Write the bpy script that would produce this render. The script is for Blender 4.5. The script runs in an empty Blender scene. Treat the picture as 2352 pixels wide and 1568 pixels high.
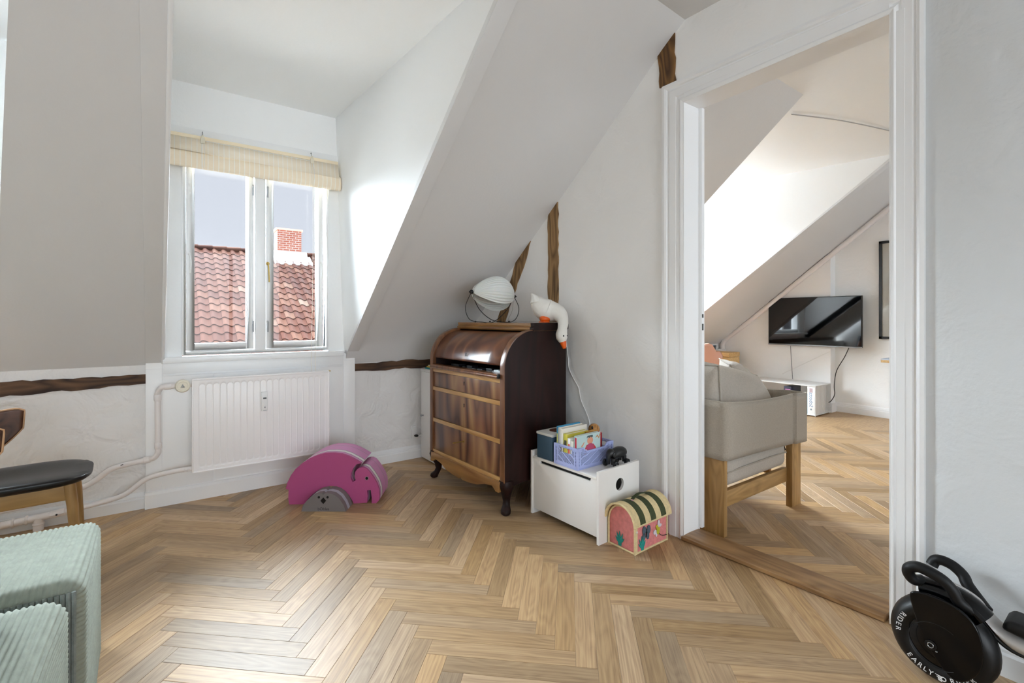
import bpy, bmesh, math, random
from mathutils import Vector, Matrix
random.seed(7)
D = bpy.data
S = bpy.context.scene
COL = S.collection
R = math.radians
# ------------------------------------------------------------------ camera, sky, sun, exposure
cam = D.cameras.new('camera'); cam.sensor_width = 36; cam.lens = 36*1085/2352; cam.shift_y = -53/2352
cam.clip_start = .02; cam.clip_end = 200
co = D.objects.new('camera', cam); COL.objects.link(co)
co.location = (0, 0, 1.0); co.rotation_euler = (R(90), 0, R(-35.7)); S.camera = co
W = D.worlds.new('sky'); S.world = W; W.use_nodes = True
bg = W.node_tree.nodes['Background']; bg.inputs[0].default_value = (.80, .86, .97, 1); bg.inputs[1].default_value = .53
sun = D.lights.new('sun', 'SUN'); sun.energy = 64.0; sun.angle = R(100); sun.color = (.80, .915, 1.0)
so = D.objects.new('sun', sun); COL.objects.link(so)
so.rotation_euler = Vector((.07, -.66, -.70)).to_track_quat('-Z', 'Y').to_euler(); so.location = (0, 8, 6)
def fill_light(name, loc, w, h, watts, aim):  # area light added out of view as fill
    l = D.lights.new(name, 'AREA'); l.shape = 'RECTANGLE'; l.size = w; l.size_y = h; l.energy = watts; l.color = (.86, .94, 1.0)
    o = D.objects.new(name, l); COL.objects.link(o); o.location = loc; o.rotation_euler = Vector(aim).to_track_quat('-Z', 'Y').to_euler()
fill_light('rear_fill', (0, -4.7, 1.2), 3.7, 2.2, 80, (0, 1, 0))  # added fill behind the viewpoint, brightens surfaces facing it
fill_light('far_room_rear_fill', (3.9, -4.7, 1.2), 3.6, 2.2, 56, (0, 1, 0))  # the same unseen fill added for the far room
S.view_settings.view_transform = 'Standard'; S.view_settings.look = 'None'
S.view_settings.exposure = .72; S.view_settings.gamma = 1; S.view_settings.use_curve_mapping = False
try:
    S.cycles.use_denoising = True; S.cycles.max_bounces = 10; S.cycles.diffuse_bounces = 7
    S.cycles.transparent_max_bounces = 12; S.cycles.sample_clamp_indirect = 6
    S.cycles.caustics_reflective = False; S.cycles.caustics_refractive = False
except Exception: pass

# ------------------------------------------------------------------ materials
def lin(h):
    h = h.lstrip('#'); o = []
    for i in (0, 2, 4):
        c = int(h[i:i+2], 16)/255; o.append(c/12.92 if c <= .04045 else ((c+.055)/1.055)**2.4)
    return (*o, 1)
class NT:
    def __init__(s, name):
        s.m = D.materials.new(name); s.m.use_nodes = True; s.t = s.m.node_tree; s.n = s.t.nodes
        s.b = s.n['Principled BSDF']; s.out = s.n['Material Output']
    def new(s, typ, **k):
        n = s.n.new(typ)
        for a, v in k.items():
            if a.startswith('i_'):
                n.inputs[int(a[2:]) if a[2:].isdigit() else a[2:].replace('_', ' ')].default_value = v
            else: setattr(n, a, v)
        return n
    def link(s, a, b): s.t.links.new(a, b)
    def bump(s, h, strength=.2, dist=.01):
        b = s.new('ShaderNodeBump'); b.inputs['Strength'].default_value = strength; b.inputs['Distance'].default_value = dist
        s.link(h, b.inputs['Height']); s.link(b.outputs[0], s.b.inputs['Normal'])
    def ramp(s, fac, stops):
        r = s.new('ShaderNodeValToRGB'); e = r.color_ramp.elements
        while len(e) < len(stops): e.new(.5)
        for q, (p, c) in zip(e, stops): q.position = p; q.color = c if len(c) == 4 else (*c, 1)
        s.link(fac, r.inputs[0]); return r.outputs[0]
def plain(name, col, rough=.5, metal=0, noise=0, nscale=20, bump=0, bscale=60, spec=.5, coat=0, var=.08):
    t = NT(name); c = lin(col) if isinstance(col, str) else (*col, 1)
    t.b.inputs['Base Color'].default_value = c; t.b.inputs['Roughness'].default_value = rough
    t.b.inputs['Metallic'].default_value = metal; t.b.inputs['Specular IOR Level'].default_value = spec
    t.b.inputs['Coat Weight'].default_value = coat
    tc = t.new('ShaderNodeTexCoord')
    if noise:
        n = t.new('ShaderNodeTexNoise'); n.inputs['Scale'].default_value = nscale; n.inputs['Detail'].default_value = 4
        t.link(tc.outputs['Object'], n.inputs['Vector'])
        a = tuple(max(0, x*(1-noise)) for x in c[:3]); b = tuple(min(1, x*(1+noise)) for x in c[:3])
        t.link(t.ramp(n.outputs['Fac'], [(.3, a), (.7, b)]), t.b.inputs['Base Color'])
    if bump:
        n2 = t.new('ShaderNodeTexNoise'); n2.inputs['Scale'].default_value = bscale; n2.inputs['Detail'].default_value = 5
        t.link(tc.outputs['Object'], n2.inputs['Vector']); t.bump(n2.outputs['Fac'], bump, .004)
    return t.m
def plaster(name, col, big=.15, fine=.25):
    t = NT(name); c = lin(col); t.b.inputs['Base Color'].default_value = c; t.b.inputs['Roughness'].default_value = .55
    t.b.inputs['Specular IOR Level'].default_value = .35
    tc = t.new('ShaderNodeTexCoord')
    a = t.new('ShaderNodeTexNoise'); a.inputs['Scale'].default_value = 7; a.inputs['Detail'].default_value = 3; a.inputs['Distortion'].default_value = .8
    b = t.new('ShaderNodeTexNoise'); b.inputs['Scale'].default_value = 90; b.inputs['Detail'].default_value = 4
    for n in (a, b): t.link(tc.outputs['Object'], n.inputs['Vector'])
    b1 = t.new('ShaderNodeBump'); b1.inputs['Strength'].default_value = big; b1.inputs['Distance'].default_value = .03
    b2 = t.new('ShaderNodeBump'); b2.inputs['Strength'].default_value = fine; b2.inputs['Distance'].default_value = .002
    t.link(a.outputs['Fac'], b1.inputs['Height']); t.link(b.outputs['Fac'], b2.inputs['Height'])
    t.link(b1.outputs[0], b2.inputs['Normal']); t.link(b2.outputs[0], t.b.inputs['Normal'])
    return t.m
def wood(name, dark, light, axis=0, scale=6, stretch=14, rough=.4, rings=.5, bump=.1, rand=False, coat=0, mid=None, ringf=16, spec=.5):
    t = NT(name); tc = t.new('ShaderNodeTexCoord'); mp = t.new('ShaderNodeMapping')
    sc = [scale*stretch/4]*3; sc[axis] = scale/4
    mp.inputs['Scale'].default_value = sc; t.link(tc.outputs['Object'], mp.inputs['Vector'])
    if rand:
        oi = t.new('ShaderNodeObjectInfo'); m = t.new('ShaderNodeMath', operation='MULTIPLY'); m.inputs[1].default_value = 57
        t.link(oi.outputs['Random'], m.inputs[0]); t.link(m.outputs[0], mp.inputs['Location'])
    n = t.new('ShaderNodeTexNoise'); n.inputs['Scale'].default_value = 1; n.inputs['Detail'].default_value = 6; n.inputs['Distortion'].default_value = .6
    t.link(mp.outputs[0], n.inputs['Vector'])
    mp2 = t.new('ShaderNodeMapping'); s2 = [scale*1.3]*3; s2[axis] = scale*.22; mp2.inputs['Scale'].default_value = s2
    t.link(tc.outputs['Object'], mp2.inputs['Vector'])
    if rand: t.link(m.outputs[0], mp2.inputs['Location'])
    n2 = t.new('ShaderNodeTexNoise'); n2.inputs['Scale'].default_value = 1; n2.inputs['Detail'].default_value = 1; t.link(mp2.outputs[0], n2.inputs['Vector'])
    w = t.new('ShaderNodeMath', operation='MULTIPLY'); w.inputs[1].default_value = ringf; t.link(n2.outputs['Fac'], w.inputs[0])
    fr = t.new('ShaderNodeMath', operation='PINGPONG'); fr.inputs[1].default_value = 1; t.link(w.outputs[0], fr.inputs[0])
    mx = t.new('ShaderNodeMix', data_type='FLOAT'); mx.inputs['Factor'].default_value = rings
    t.link(n.outputs['Fac'], mx.inputs[2]); t.link(fr.outputs[0], mx.inputs[3])
    st = [(.25, lin(dark)), (.75, lin(light))] if not mid else [(.2, lin(dark)), (.5, lin(mid)), (.8, lin(light))]
    c = t.ramp(mx.outputs[0], st)
    if rand:
        hs = t.new('ShaderNodeHueSaturation'); t.link(c, hs.inputs['Color'])
        v = t.new('ShaderNodeMapRange'); v.inputs[3].default_value = .70; v.inputs[4].default_value = 1.25; t.link(oi.outputs['Random'], v.inputs[0])
        t.link(v.outputs[0], hs.inputs['Value'])
        m2 = t.new('ShaderNodeMath', operation='MULTIPLY'); m2.inputs[1].default_value = 7.31; t.link(oi.outputs['Random'], m2.inputs[0])
        f2 = t.new('ShaderNodeMath', operation='FRACT'); t.link(m2.outputs[0], f2.inputs[0])
        v2 = t.new('ShaderNodeMapRange'); v2.inputs[3].default_value = .85; v2.inputs[4].default_value = 1.08; t.link(f2.outputs[0], v2.inputs[0])
        t.link(v2.outputs[0], hs.inputs['Saturation']); c = hs.outputs[0]
    t.link(c, t.b.inputs['Base Color']); t.b.inputs['Roughness'].default_value = rough; t.b.inputs['Coat Weight'].default_value = coat
    t.b.inputs['Coat Roughness'].default_value = .15; t.b.inputs['Specular IOR Level'].default_value = spec
    t.bump(n.outputs['Fac'], bump, .002)
    return t.m
def stripes(name, c1, c2, axis, freq, duty=.5, rough=.7, bump=0):
    t = NT(name); tc = t.new('ShaderNodeTexCoord'); sp = t.new('ShaderNodeSeparateXYZ'); t.link(tc.outputs['Object'], sp.inputs[0])
    m = t.new('ShaderNodeMath', operation='MULTIPLY'); m.inputs[1].default_value = freq; t.link(sp.outputs[axis], m.inputs[0])
    f = t.new('ShaderNodeMath', operation='FRACT'); t.link(m.outputs[0], f.inputs[0])
    g = t.new('ShaderNodeMath', operation='GREATER_THAN'); g.inputs[1].default_value = duty; t.link(f.outputs[0], g.inputs[0])
    t.link(t.ramp(g.outputs[0], [(0, lin(c1)), (1, lin(c2))]), t.b.inputs['Base Color']); t.b.inputs['Roughness'].default_value = rough
    return t.m
M = {}
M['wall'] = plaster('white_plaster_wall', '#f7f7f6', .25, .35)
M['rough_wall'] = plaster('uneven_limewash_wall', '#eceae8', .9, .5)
M['wall_near'] = plaster('rough_cool_wall_dim_tone', '#dcdfe1', .35, .6)  # rough cool plaster, darkened so the colour holds this wall's dimmer light
M['slope'] = plaster('sloping_ceiling_shade_tone', '#dfdfdf', .06, .2)  # greyer than the dormer paint; dimmer light on the slopes put into colour
M['dormer'] = plaster('dormer_board_lit_tone', '#f8f9f9', .05, .25)  # brighter than the slope paint; stronger window light put into colour
M['paint'] = plain('white_gloss_paint', '#f3f4f5', .28, bump=.05, bscale=25)
M['panelpaint'] = plain('white_satin_paint', '#f9f9f9', .4, bump=.06, bscale=20)
M['pipe'] = plain('white_pipe_enamel', '#efe9e7', .35, bump=.05, bscale=40)
M['radiator'] = plain('white_radiator_enamel', '#fbf8f8', .3)
M['timber'] = wood('old_dark_timber', '#2a1a12', '#6e5038', 0, 9, 10, .75, .35, .7)
M['timber_v'] = wood('old_brown_timber_vertical', '#5a4126', '#a88458', 2, 9, 10, .7, .35, .6)
M['timber_top'] = wood('old_amber_timber', '#4a2f15', '#8c6434', 2, 9, 10, .65, .4, .6)
M['oak_floor'] = wood('oak_parquet', '#8a6c4c', '#c4a67c', 0, 13, 50, .44, .15, .10, rand=True, mid='#ae8e68', ringf=20)
M['oak_floor2'] = wood('oak_parquet_rest', '#8a6c4c', '#c4a67c', 0, 13, 50, .44, .15, .10, mid='#ae8e68', ringf=20)
M['subfloor'] = plain('dark_subfloor', '#3a2a1c', .9, noise=.2)
M['threshold'] = wood('worn_oak_threshold', '#755434', '#a9845a', 1, 8, 14, .4, .3, .15)
M['oak'] = wood('light_oak', '#8d6a3c', '#b58f5a', 2, 10, 16, .45, .25, .1)
M['oak_h'] = wood('light_oak_rail', '#8d6a3c', '#b58f5a', 0, 10, 16, .45, .25, .1)
M['mahog'] = wood('dark_mahogany', '#150806', '#2c1410', 2, 5, 12, .5, .25, .04, spec=.25)
M['walnut'] = wood('figured_walnut_veneer', '#40241a', '#a07c52', 2, 4.2, 6, .3, .55, .03, coat=.35, mid='#7d5439', ringf=9)
M['walnut_y'] = wood('figured_walnut_lid', '#4a271c', '#8f5f40', 0, 4, 6, .3, .45, .03, coat=.4, mid='#6b402c', ringf=7)
M['frame_wood'] = wood('brown_walnut_frame', '#5a3722', '#8b5d3b', 2, 6, 12, .32, .3, .05, coat=.3)
M['light_rail'] = wood('honey_wood_strip', '#a87b45', '#c9a066', 1, 6, 14, .3, .3, .05, coat=.3)
M['apron'] = wood('honey_brown_apron', '#7a5228', '#b98b50', 1, 5, 12, .3, .3, .05, coat=.4)
M['black'] = plain('black_plastic', '#050506', .35)
M['blackgloss'] = plain('black_gloss_plastic', '#030406', .14, spec=.3)
M['rubber'] = plain('black_rubber', '#050608', .42, spec=.4)
M['foam_black'] = plain('black_foam_grip', '#050608', .5, spec=.35)
M['white'] = plain('white_lacquer', '#efeeec', .35)
M['chestpaint'] = plain('grey_white_lacquer', '#efedea', .42)
M['metal'] = plain('brushed_metal', '#b9bcc0', .3, 1)
M['brass'] = plain('aged_brass', '#b79a58', .35, 1)
M['steel'] = plain('grey_steel', '#8f9296', .35, 1)
M['glass'] = None
def glass():
    t = NT('window_glass'); t.n.remove(t.b)
    tr = t.new('ShaderNodeBsdfTransparent'); gl = t.new('ShaderNodeBsdfGlossy'); gl.inputs['Roughness'].default_value = .02
    fr = t.new('ShaderNodeFresnel'); fr.inputs[0].default_value = 1.35; mx = t.new('ShaderNodeMixShader')
    t.link(fr.outputs[0], mx.inputs[0]); t.link(tr.outputs[0], mx.inputs[1]); t.link(gl.outputs[0], mx.inputs[2]); t.link(mx.outputs[0], t.out.inputs[0])
    return t.m
M['glass'] = glass()
M['shade'] = None

# ------------------------------------------------------------------ mesh builder
class MB:
    def __init__(s): s.v = []; s.f = []
    def add(s, vs, fs):
        o = len(s.v); s.v += [tuple(p) for p in vs]; s.f += [tuple(i+o for i in f) for f in fs]; return s
    def box(s, x0, x1, y0, y1, z0, z1):
        v = [(x, y, z) for z in (z0, z1) for y in (y0, y1) for x in (x0, x1)]
        return s.add(v, [(0,2,3,1), (4,5,7,6), (0,1,5,4), (2,6,7,3), (0,4,6,2), (1,3,7,5)])
    def prism(s, poly, fn, d0, d1):
        n = len(poly); v = [fn(a, b, d0) for a, b in poly]+[fn(a, b, d1) for a, b in poly]
        f = [tuple(range(n-1, -1, -1)), tuple(range(n, 2*n))]+[(i, (i+1) % n, n+(i+1) % n, n+i) for i in range(n)]
        return s.add(v, f)
    def quadslab(s, q, off):
        off = Vector(off); v = [Vector(p) for p in q]; v += [p+off for p in v]; n = len(q)
        return s.add(v, [tuple(range(n)), tuple(range(2*n-1, n-1, -1))]+[((i+1) % n, i, n+i, n+(i+1) % n) for i in range(n)])
    def tube(s, path, r, n=10, closed=False, caps=True):
        P = [Vector(p) for p in path]; m = len(P); rr = r if isinstance(r, (list, tuple)) else [r]*m
        T = []
        for i in range(m):
            if closed: a, b = P[i-1], P[(i+1) % m]
            else: a, b = P[max(i-1, 0)], P[min(i+1, m-1)]
            T.append((b-a).normalized() if (b-a).length > 1e-9 else Vector((0, 0, 1)))
        u = T[0].orthogonal().normalized(); vs = []
        for i in range(m):
            u = (u-T[i]*u.dot(T[i])); u = u.normalized() if u.length > 1e-6 else T[i].orthogonal().normalized()
            w = T[i].cross(u)
            for k in range(n):
                a = 2*math.pi*k/n; vs.append(P[i]+(u*math.cos(a)+w*math.sin(a))*rr[i])
        fs = []
        for i in range(m if closed else m-1):
            j = (i+1) % m
            for k in range(n):
                l = (k+1) % n; fs.append((i*n+k, i*n+l, j*n+l, j*n+k))
        if caps and not closed: fs += [tuple(range(n-1, -1, -1)), tuple(range((m-1)*n, m*n))]
        return s.add(vs, fs)
    def lathe(s, prof, o=(0,0,0), n=24, axis=(0,0,1)):
        ax = Vector(axis).normalized(); u = ax.orthogonal().normalized(); w = ax.cross(u); o = Vector(o); m = len(prof)
        vs = [o+ax*h+(u*math.cos(2*math.pi*k/n)+w*math.sin(2*math.pi*k/n))*r for r, h in prof for k in range(n)]
        fs = [(i*n+k, i*n+(k+1) % n, (i+1)*n+(k+1) % n, (i+1)*n+k) for i in range(m-1) for k in range(n)]
        fs += [tuple(range(n-1, -1, -1)), tuple(range((m-1)*n, m*n))]
        return s.add(vs, fs)
    def grid(s, fn, nu, nv, wrapu=False):
        vs = [fn(i/(nu if wrapu else nu-1), j/(nv-1)) for j in range(nv) for i in range(nu)]
        fs = [(j*nu+i, j*nu+(i+1) % nu, (j+1)*nu+(i+1) % nu, (j+1)*nu+i) for j in range(nv-1) for i in range(nu if wrapu else nu-1)]
        return s.add(vs, fs)
    def ell(s, c, rx, ry, rz, n=20, m=12, mat=None):
        c = Vector(c); vs = []; fs = []
        for j in range(m+1):
            t = math.pi*j/m
            for i in range(n):
                a = 2*math.pi*i/n; p = Vector((rx*math.sin(t)*math.cos(a), ry*math.sin(t)*math.sin(a), rz*math.cos(t)))
                vs.append(c+(mat @ p if mat else p))
        for j in range(m):
            for i in range(n): fs.append((j*n+i, j*n+(i+1) % n, (j+1)*n+(i+1) % n, (j+1)*n+i))
        return s.add(vs, fs)
    def xf(s, mat):
        s.v = [tuple(mat @ Vector(p)) for p in s.v]; return s
    def build(s, name, mat, parent=None, world=False, bevel=0, seg=2, ang=38, solid=0, sub=0, origin=None):
        me = D.meshes.new(name); vs = s.v
        if world and parent is not None:
            inv = parent_matrix(parent).inverted(); vs = [tuple(inv @ Vector(p)) for p in vs]
        if origin is not None: vs = [tuple(Vector(p)-Vector(origin)) for p in vs]
        me.from_pydata(vs, [], s.f); me.validate()
        bm = bmesh.new(); bm.from_mesh(me); bmesh.ops.remove_doubles(bm, verts=bm.verts, dist=1e-6)
        bmesh.ops.recalc_face_normals(bm, faces=bm.faces)
        if bevel:
            ed = [e for e in bm.edges if len(e.link_faces) == 2 and e.calc_face_angle(0) > R(30)]
            bmesh.ops.bevel(bm, geom=ed, offset=bevel, segments=seg, affect='EDGES', profile=.6, clamp_overlap=True)
        for f in bm.faces: f.smooth = True
        bm.to_mesh(me); bm.free()
        me.set_sharp_from_angle(angle=R(ang))
        me.materials.append(M[mat] if isinstance(mat, str) else mat)
        o = D.objects.new(name, me); COL.objects.link(o)
        if origin is not None: o.location = origin
        if parent is not None: o.parent = parent
        if solid:
            q = o.modifiers.new('solid', 'SOLIDIFY'); q.thickness = solid; q.offset = 0
        if sub:
            q = o.modifiers.new('sub', 'SUBSURF'); q.levels = sub; q.render_levels = sub
        return o
def parent_matrix(o):
    m = Matrix.Translation(o.location) @ o.rotation_euler.to_matrix().to_4x4()
    return parent_matrix(o.parent) @ m if o.parent else m
def thing(name, label, cat, loc=(0,0,0), rz=0, group=None):
    o = D.objects.new(name, None); COL.objects.link(o); o.empty_display_size = .1
    o.location = loc; o.rotation_euler = (0, 0, rz); o['label'] = label; o['category'] = cat
    if group: o['group'] = group
    return o
def tag(o, label, cat, group=None):
    o['label'] = label; o['category'] = cat
    if group: o['group'] = group
    return o
def struct(o, label=None):
    o['kind'] = 'structure'
    if label: o['label'] = label
    return o
def sroot(name, label=None, loc=(0,0,0), rz=0):
    o = D.objects.new(name, None); COL.objects.link(o); o.location = loc; o.rotation_euler = (0, 0, rz); return struct(o, label)
YZ = lambda a, b, d: (d, a, b)       # poly in (y,z), extrude x
XZ = lambda a, b, d: (a, d, b)
XY = lambda a, b, d: (a, b, d)
def smoothpath(pts, n=6):
    P = [Vector(p) for p in pts]; out = []
    for i in range(len(P)-1):
        p0, p1, p2, p3 = P[max(i-1, 0)], P[i], P[i+1], P[min(i+2, len(P)-1)]
        for k in range(n):
            t = k/n
            out.append(.5*((2*p1)+(p2-p0)*t+(2*p0-5*p1+4*p2-p3)*t*t+(3*p1-p0-3*p2+p3)*t**3))
    return out+[P[-1]]
def ragged(poly, step=.03, amp=.003, seed=1):
    rnd = random.Random(seed); out = []
    for i in range(len(poly)):
        a, b = Vector(poly[i]), Vector(poly[(i+1) % len(poly)]); n = max(1, int((b-a).length/step))
        for k in range(n):
            p = a+(b-a)*k/n
            out.append((p.x+rnd.uniform(-amp, amp), p.y+rnd.uniform(-amp, amp)))
    return out
def text_mesh(body, size, ext=.0004):
    cu = D.curves.new('lettering', 'FONT'); cu.body = body; cu.size = size; cu.extrude = ext; cu.align_x = 'CENTER'; cu.align_y = 'CENTER'
    ob = D.objects.new('lettering', cu); COL.objects.link(ob); bpy.context.view_layer.update()
    me = D.meshes.new_from_object(ob); D.objects.remove(ob); D.curves.remove(cu)
    mb = MB(); mb.v = [tuple(v.co) for v in me.vertices]; mb.f = [tuple(p.vertices) for p in me.polygons]; D.meshes.remove(me)
    return mb
K = .046                                  # the partition wall runs a little askew
RB = math.atan(K)
def wx(y): return 1.895-K*(y-1.291)       # plaster face of the partition wall
T40 = math.tan(R(40))
def sz(y): return .76+T40*(3.15-y)        # sloping ceiling
def sy(z): return 3.15-(z-.76)/T40
def szr(y): return .85+math.tan(R(39.2))*(3.15-y)   # at the partition wall it sits a little higher

#==================================================================== SETTING
# ---- floor: slab + herringbone planks
FW, FN = .063, 7
a1 = R(-42.6); EX = Vector((math.cos(a1), math.sin(a1))); a2 = R(-132.6); EY = Vector((math.cos(a2), math.sin(a2)))
ORG = Vector((.937, 1.084))-EX*FW*7-EY*FW
fw = Vector((math.sin(R(35.7)), math.cos(R(35.7)))); rt = Vector((math.cos(R(35.7)), -math.sin(R(35.7))))
def seen(p, m=60):
    d = p.dot(fw)
    if d < .15: return None
    u = 1176+1085*p.dot(rt)/d; v = 731+1085/d
    return (-m < u < 2352+m and v < 1568+m*2) and d
def clip(poly, a, b, c):                   # keep a*x+b*y<=c
    out = []
    for i in range(len(poly)):
        p, q = poly[i], poly[(i+1) % len(poly)]; fp = a*p[0]+b*p[1]-c; fq = a*q[0]+b*q[1]-c
        if fp <= 0: out.append(p)
        if fp*fq < 0:
            t = fp/(fp-fq); out.append((p[0]+(q[0]-p[0])*t, p[1]+(q[1]-p[1])*t))
    return out
def plank_mesh(poly, me_name='plank'):
    g = .0002; c = Vector((sum(p[0] for p in poly)/len(poly), sum(p[1] for p in poly)/len(poly)))
    def inset(p, d):
        v = Vector(p)-c; return (c.x+(v.x-math.copysign(min(d, abs(v.x)), v.x)), c.y+(v.y-math.copysign(min(d, abs(v.y)), v.y)))
    n = len(poly); v = [(*inset(p, g+.0007), 0) for p in poly]+[(*inset(p, g), -.0006) for p in poly]+[(*inset(p, g), -.014) for p in poly]
    f = [tuple(range(n))]+[(i, n+i, n+(i+1) % n, (i+1) % n) for i in range(n)]+[(n+i, 2*n+i, 2*n+(i+1) % n, n+(i+1) % n) for i in range(n)]
    return v, f
FULL = None
def lay_floor(root, halves, mat, mat2, cap=300):
    global FULL
    cells = []
    for y in range(-110, 60):
        for kk in range(-8, 9):
            x0 = y+2*FN*kk; cells.append((ORG+EX*FW*x0+EY*FW*(y+1), a1))
    for x in range(-120, 80):
        for kk in range(-8, 9):
            y0 = x-2*FN+1+2*FN*kk; cells.append((ORG+EX*FW*x+EY*FW*y0, a2))
    todo = []
    for o, a in cells:
        c, s = math.cos(a), math.sin(a)
        loc = [(0, 0), (FN*FW, 0), (FN*FW, FW), (0, FW)]
        wp = [(o.x+c*p-s*q, o.y+s*p+c*q) for p, q in loc]; cp = wp
        for h in halves:
            cp = clip(cp, *h)
            if len(cp) < 3: break
        if len(cp) < 3: continue
        full = len(cp) == 4 and all((Vector(i)-Vector(j)).length < 1e-6 for i, j in zip(cp, wp))
        ctr = Vector((sum(p[0] for p in cp)/len(cp), sum(p[1] for p in cp)/len(cp)))
        ar = abs(sum(cp[i][0]*cp[(i+1) % len(cp)][1]-cp[(i+1) % len(cp)][0]*cp[i][1] for i in range(len(cp))))/2
        if ar < 2e-5: continue
        vis = any(seen(Vector(p)) for p in cp) or seen(ctr); d = max(ctr.dot(fw), .2)
        todo.append((ar/d**3 if vis else 0, o, a, cp, full))
    todo.sort(key=lambda t: -t[0]); rest = MB()
    for i, (sc, o, a, cp, full) in enumerate(todo):
        c, s = math.cos(a), math.sin(a)
        lp = [((p[0]-o.x)*c+(p[1]-o.y)*s, -(p[0]-o.x)*s+(p[1]-o.y)*c) for p in cp]
        if i < cap and sc > 0:
            if full and FULL: me = FULL
            else:
                v, f = plank_mesh(lp); me = D.meshes.new('plank'); me.from_pydata(v, [], f); me.materials.append(M[mat])
                if full: FULL = me
            ob = D.objects.new('plank', me); COL.objects.link(ob); ob.location = (o.x, o.y, 0); ob.rotation_euler = (0, 0, a); ob.parent = root
        else:
            v, f = plank_mesh(lp); rest.add([(o.x+c*p-s*q, o.y+s*p+c*q, z) for p, q, z in v], f)
    if rest.f:
        r = rest.build('plank_field', mat2, root); r['kind'] = 'stuff'
fl = struct(MB().box(-1.9, 1.95, -4.6, 3.3, -.06, -.0145).build('floor', 'subfloor'), 'oak herringbone parquet floor of the near room')
CW = 1.895+K*1.291
lay_floor(fl, [(1, K, CW+.03), (-1, 0, 1.9), (0, -1, 1.6), (0, 1, 3.19)], 'oak_floor', 'oak_floor2')
fl2 = struct(MB().box(1.96, 5.95, -4.6, 3.5, -.06, -.0145).build('floor', 'subfloor'), 'oak herringbone parquet floor beyond the doorway')
lay_floor(fl2, [(-1, -K, -CW-.05), (1, 0, 5.85), (0, -1, .5), (0, 1, 3.4)], 'oak_floor', 'oak_floor2')

struct(MB().box(-80, 90, 6, 120, -9.2, -9).build('ground', plain('pale_bounce_ground', '#dad6d0', .9, noise=.1, nscale=1)), 'pale unseen ground outside, added to bounce light up')  # pale plane added out of view to bounce light up
# ---- knee wall with old timber plate
def beam(poly, fn, d0, d1, mat, parent, seed, name='timber_beam'):
    return MB().prism(ragged(poly, .035, .004, seed), fn, d0, d1).build(name, mat, parent, ang=30)
kw = struct(MB().box(-1.9, -.10, 3.165, 3.4, 0, .95).build('wall_back', 'rough_wall'), 'rough whitewashed knee wall left of the dormer')
beam([(-1.9, .64), (-1.0, .638), (-.65, .637), (-.3, .648), (-.114, .655), (-.114, .704), (-.65, .705), (-1.9, .706)], XZ, 3.158, 3.20, 'timber', kw, 3)
kw2 = struct(MB().box(.97, 1.9, 3.165, 3.4, 0, .95).build('wall_back', 'rough_wall'), 'uneven whitewashed knee wall right of the dormer')
beam([(.98, .648), (1.15, .642), (1.3, .650), (1.524, .640), (1.75, .64), (1.75, .705), (1.524, .703), (1.35, .706), (1.1, .696), (.98, .695)], XZ, 3.155, 3.20, 'timber', kw2, 5)
# ---- baseboards (moulded profile)
def skirting(name, a, b, nrm, h=.085, t=.018, mat='paint', label=None):
    a, b, nrm = Vector((*a, 0)), Vector((*b, 0)), Vector((*nrm, 0)).normalized()
    pr = [(0, 0), (t, 0), (t, h*.6), (t*.75, h*.66), (t*.75, h*.74), (t*.55, h*.78), (t*.5, h*.9), (t*.25, h), (0, h)]
    d = (b-a)
    return struct(MB().prism(pr, lambda p, q, s: tuple(a+d*s+nrm*p+Vector((0, 0, q))), 0, 1).build(name, mat, ang=25), label)
skirting('baseboard_back', (-1.9, 3.165), (-.115, 3.165), (0, -1), .085)
skirting('baseboard_back', (.978, 3.165), (1.86, 3.165), (0, -1), .09)
skirting('baseboard_right', (1.905, .37), (1.915, -1.6), (-1, 0), .1, .022)
skirting('baseboard_right', (wx(3.1), 3.1), (wx(1.40), 1.40), (-1, -K), .09, .012)

# ---- dormer front panel, sill, base
dp = struct(MB().box(-.115, .978, 3.142, 3.25, 0, .775).build('wall_panel', 'panelpaint'), 'white panelled front under the dormer window')
MB().box(-.115, -.046, 3.138, 3.15, .086, .731).build('panel_board', 'panelpaint', dp, bevel=.0015)
MB().box(.906, .978, 3.138, 3.15, .086, .727).build('panel_board', 'panelpaint', dp, bevel=.0015)
MB().box(-.043, .187, 3.139, 3.15, .086, .70).build('panel_board', 'panelpaint', dp, bevel=.0015)
MB().box(.190, .66, 3.139, 3.15, .092, .70).build('panel_board', 'panelpaint', dp, bevel=.0015)
MB().box(.663, .903, 3.139, 3.15, .086, .70).build('panel_board', 'panelpaint', dp, bevel=.0015)
struct(MB().prism([(0, 0), (.026, 0), (.026, .07), (.018, .082), (0, .086)], lambda p, q, d: (d, 3.15-p, q), -.118, .98).build('baseboard_dormer', 'panelpaint', ang=25))
MB().box(-.06, -.03, 3.15, 3.26, .72, .84).box(.89, .94, 3.15, 3.26, .72, .84).build('leak_block', 'panelpaint', dp)  # added to stop light leaking at the panel corners
MB().box(-.042, .897, 3.118, 3.15, .704, .762).build('sill_apron', 'paint', dp, bevel=.002)
MB().box(-.042, .897, 3.126, 3.15, .690, .705).build('sill_apron', 'paint', dp, bevel=.003)
MB().box(-.043, .898, 3.102, 3.19, .760, .792).build('window_sill', 'paint', dp, bevel=.004)

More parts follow.
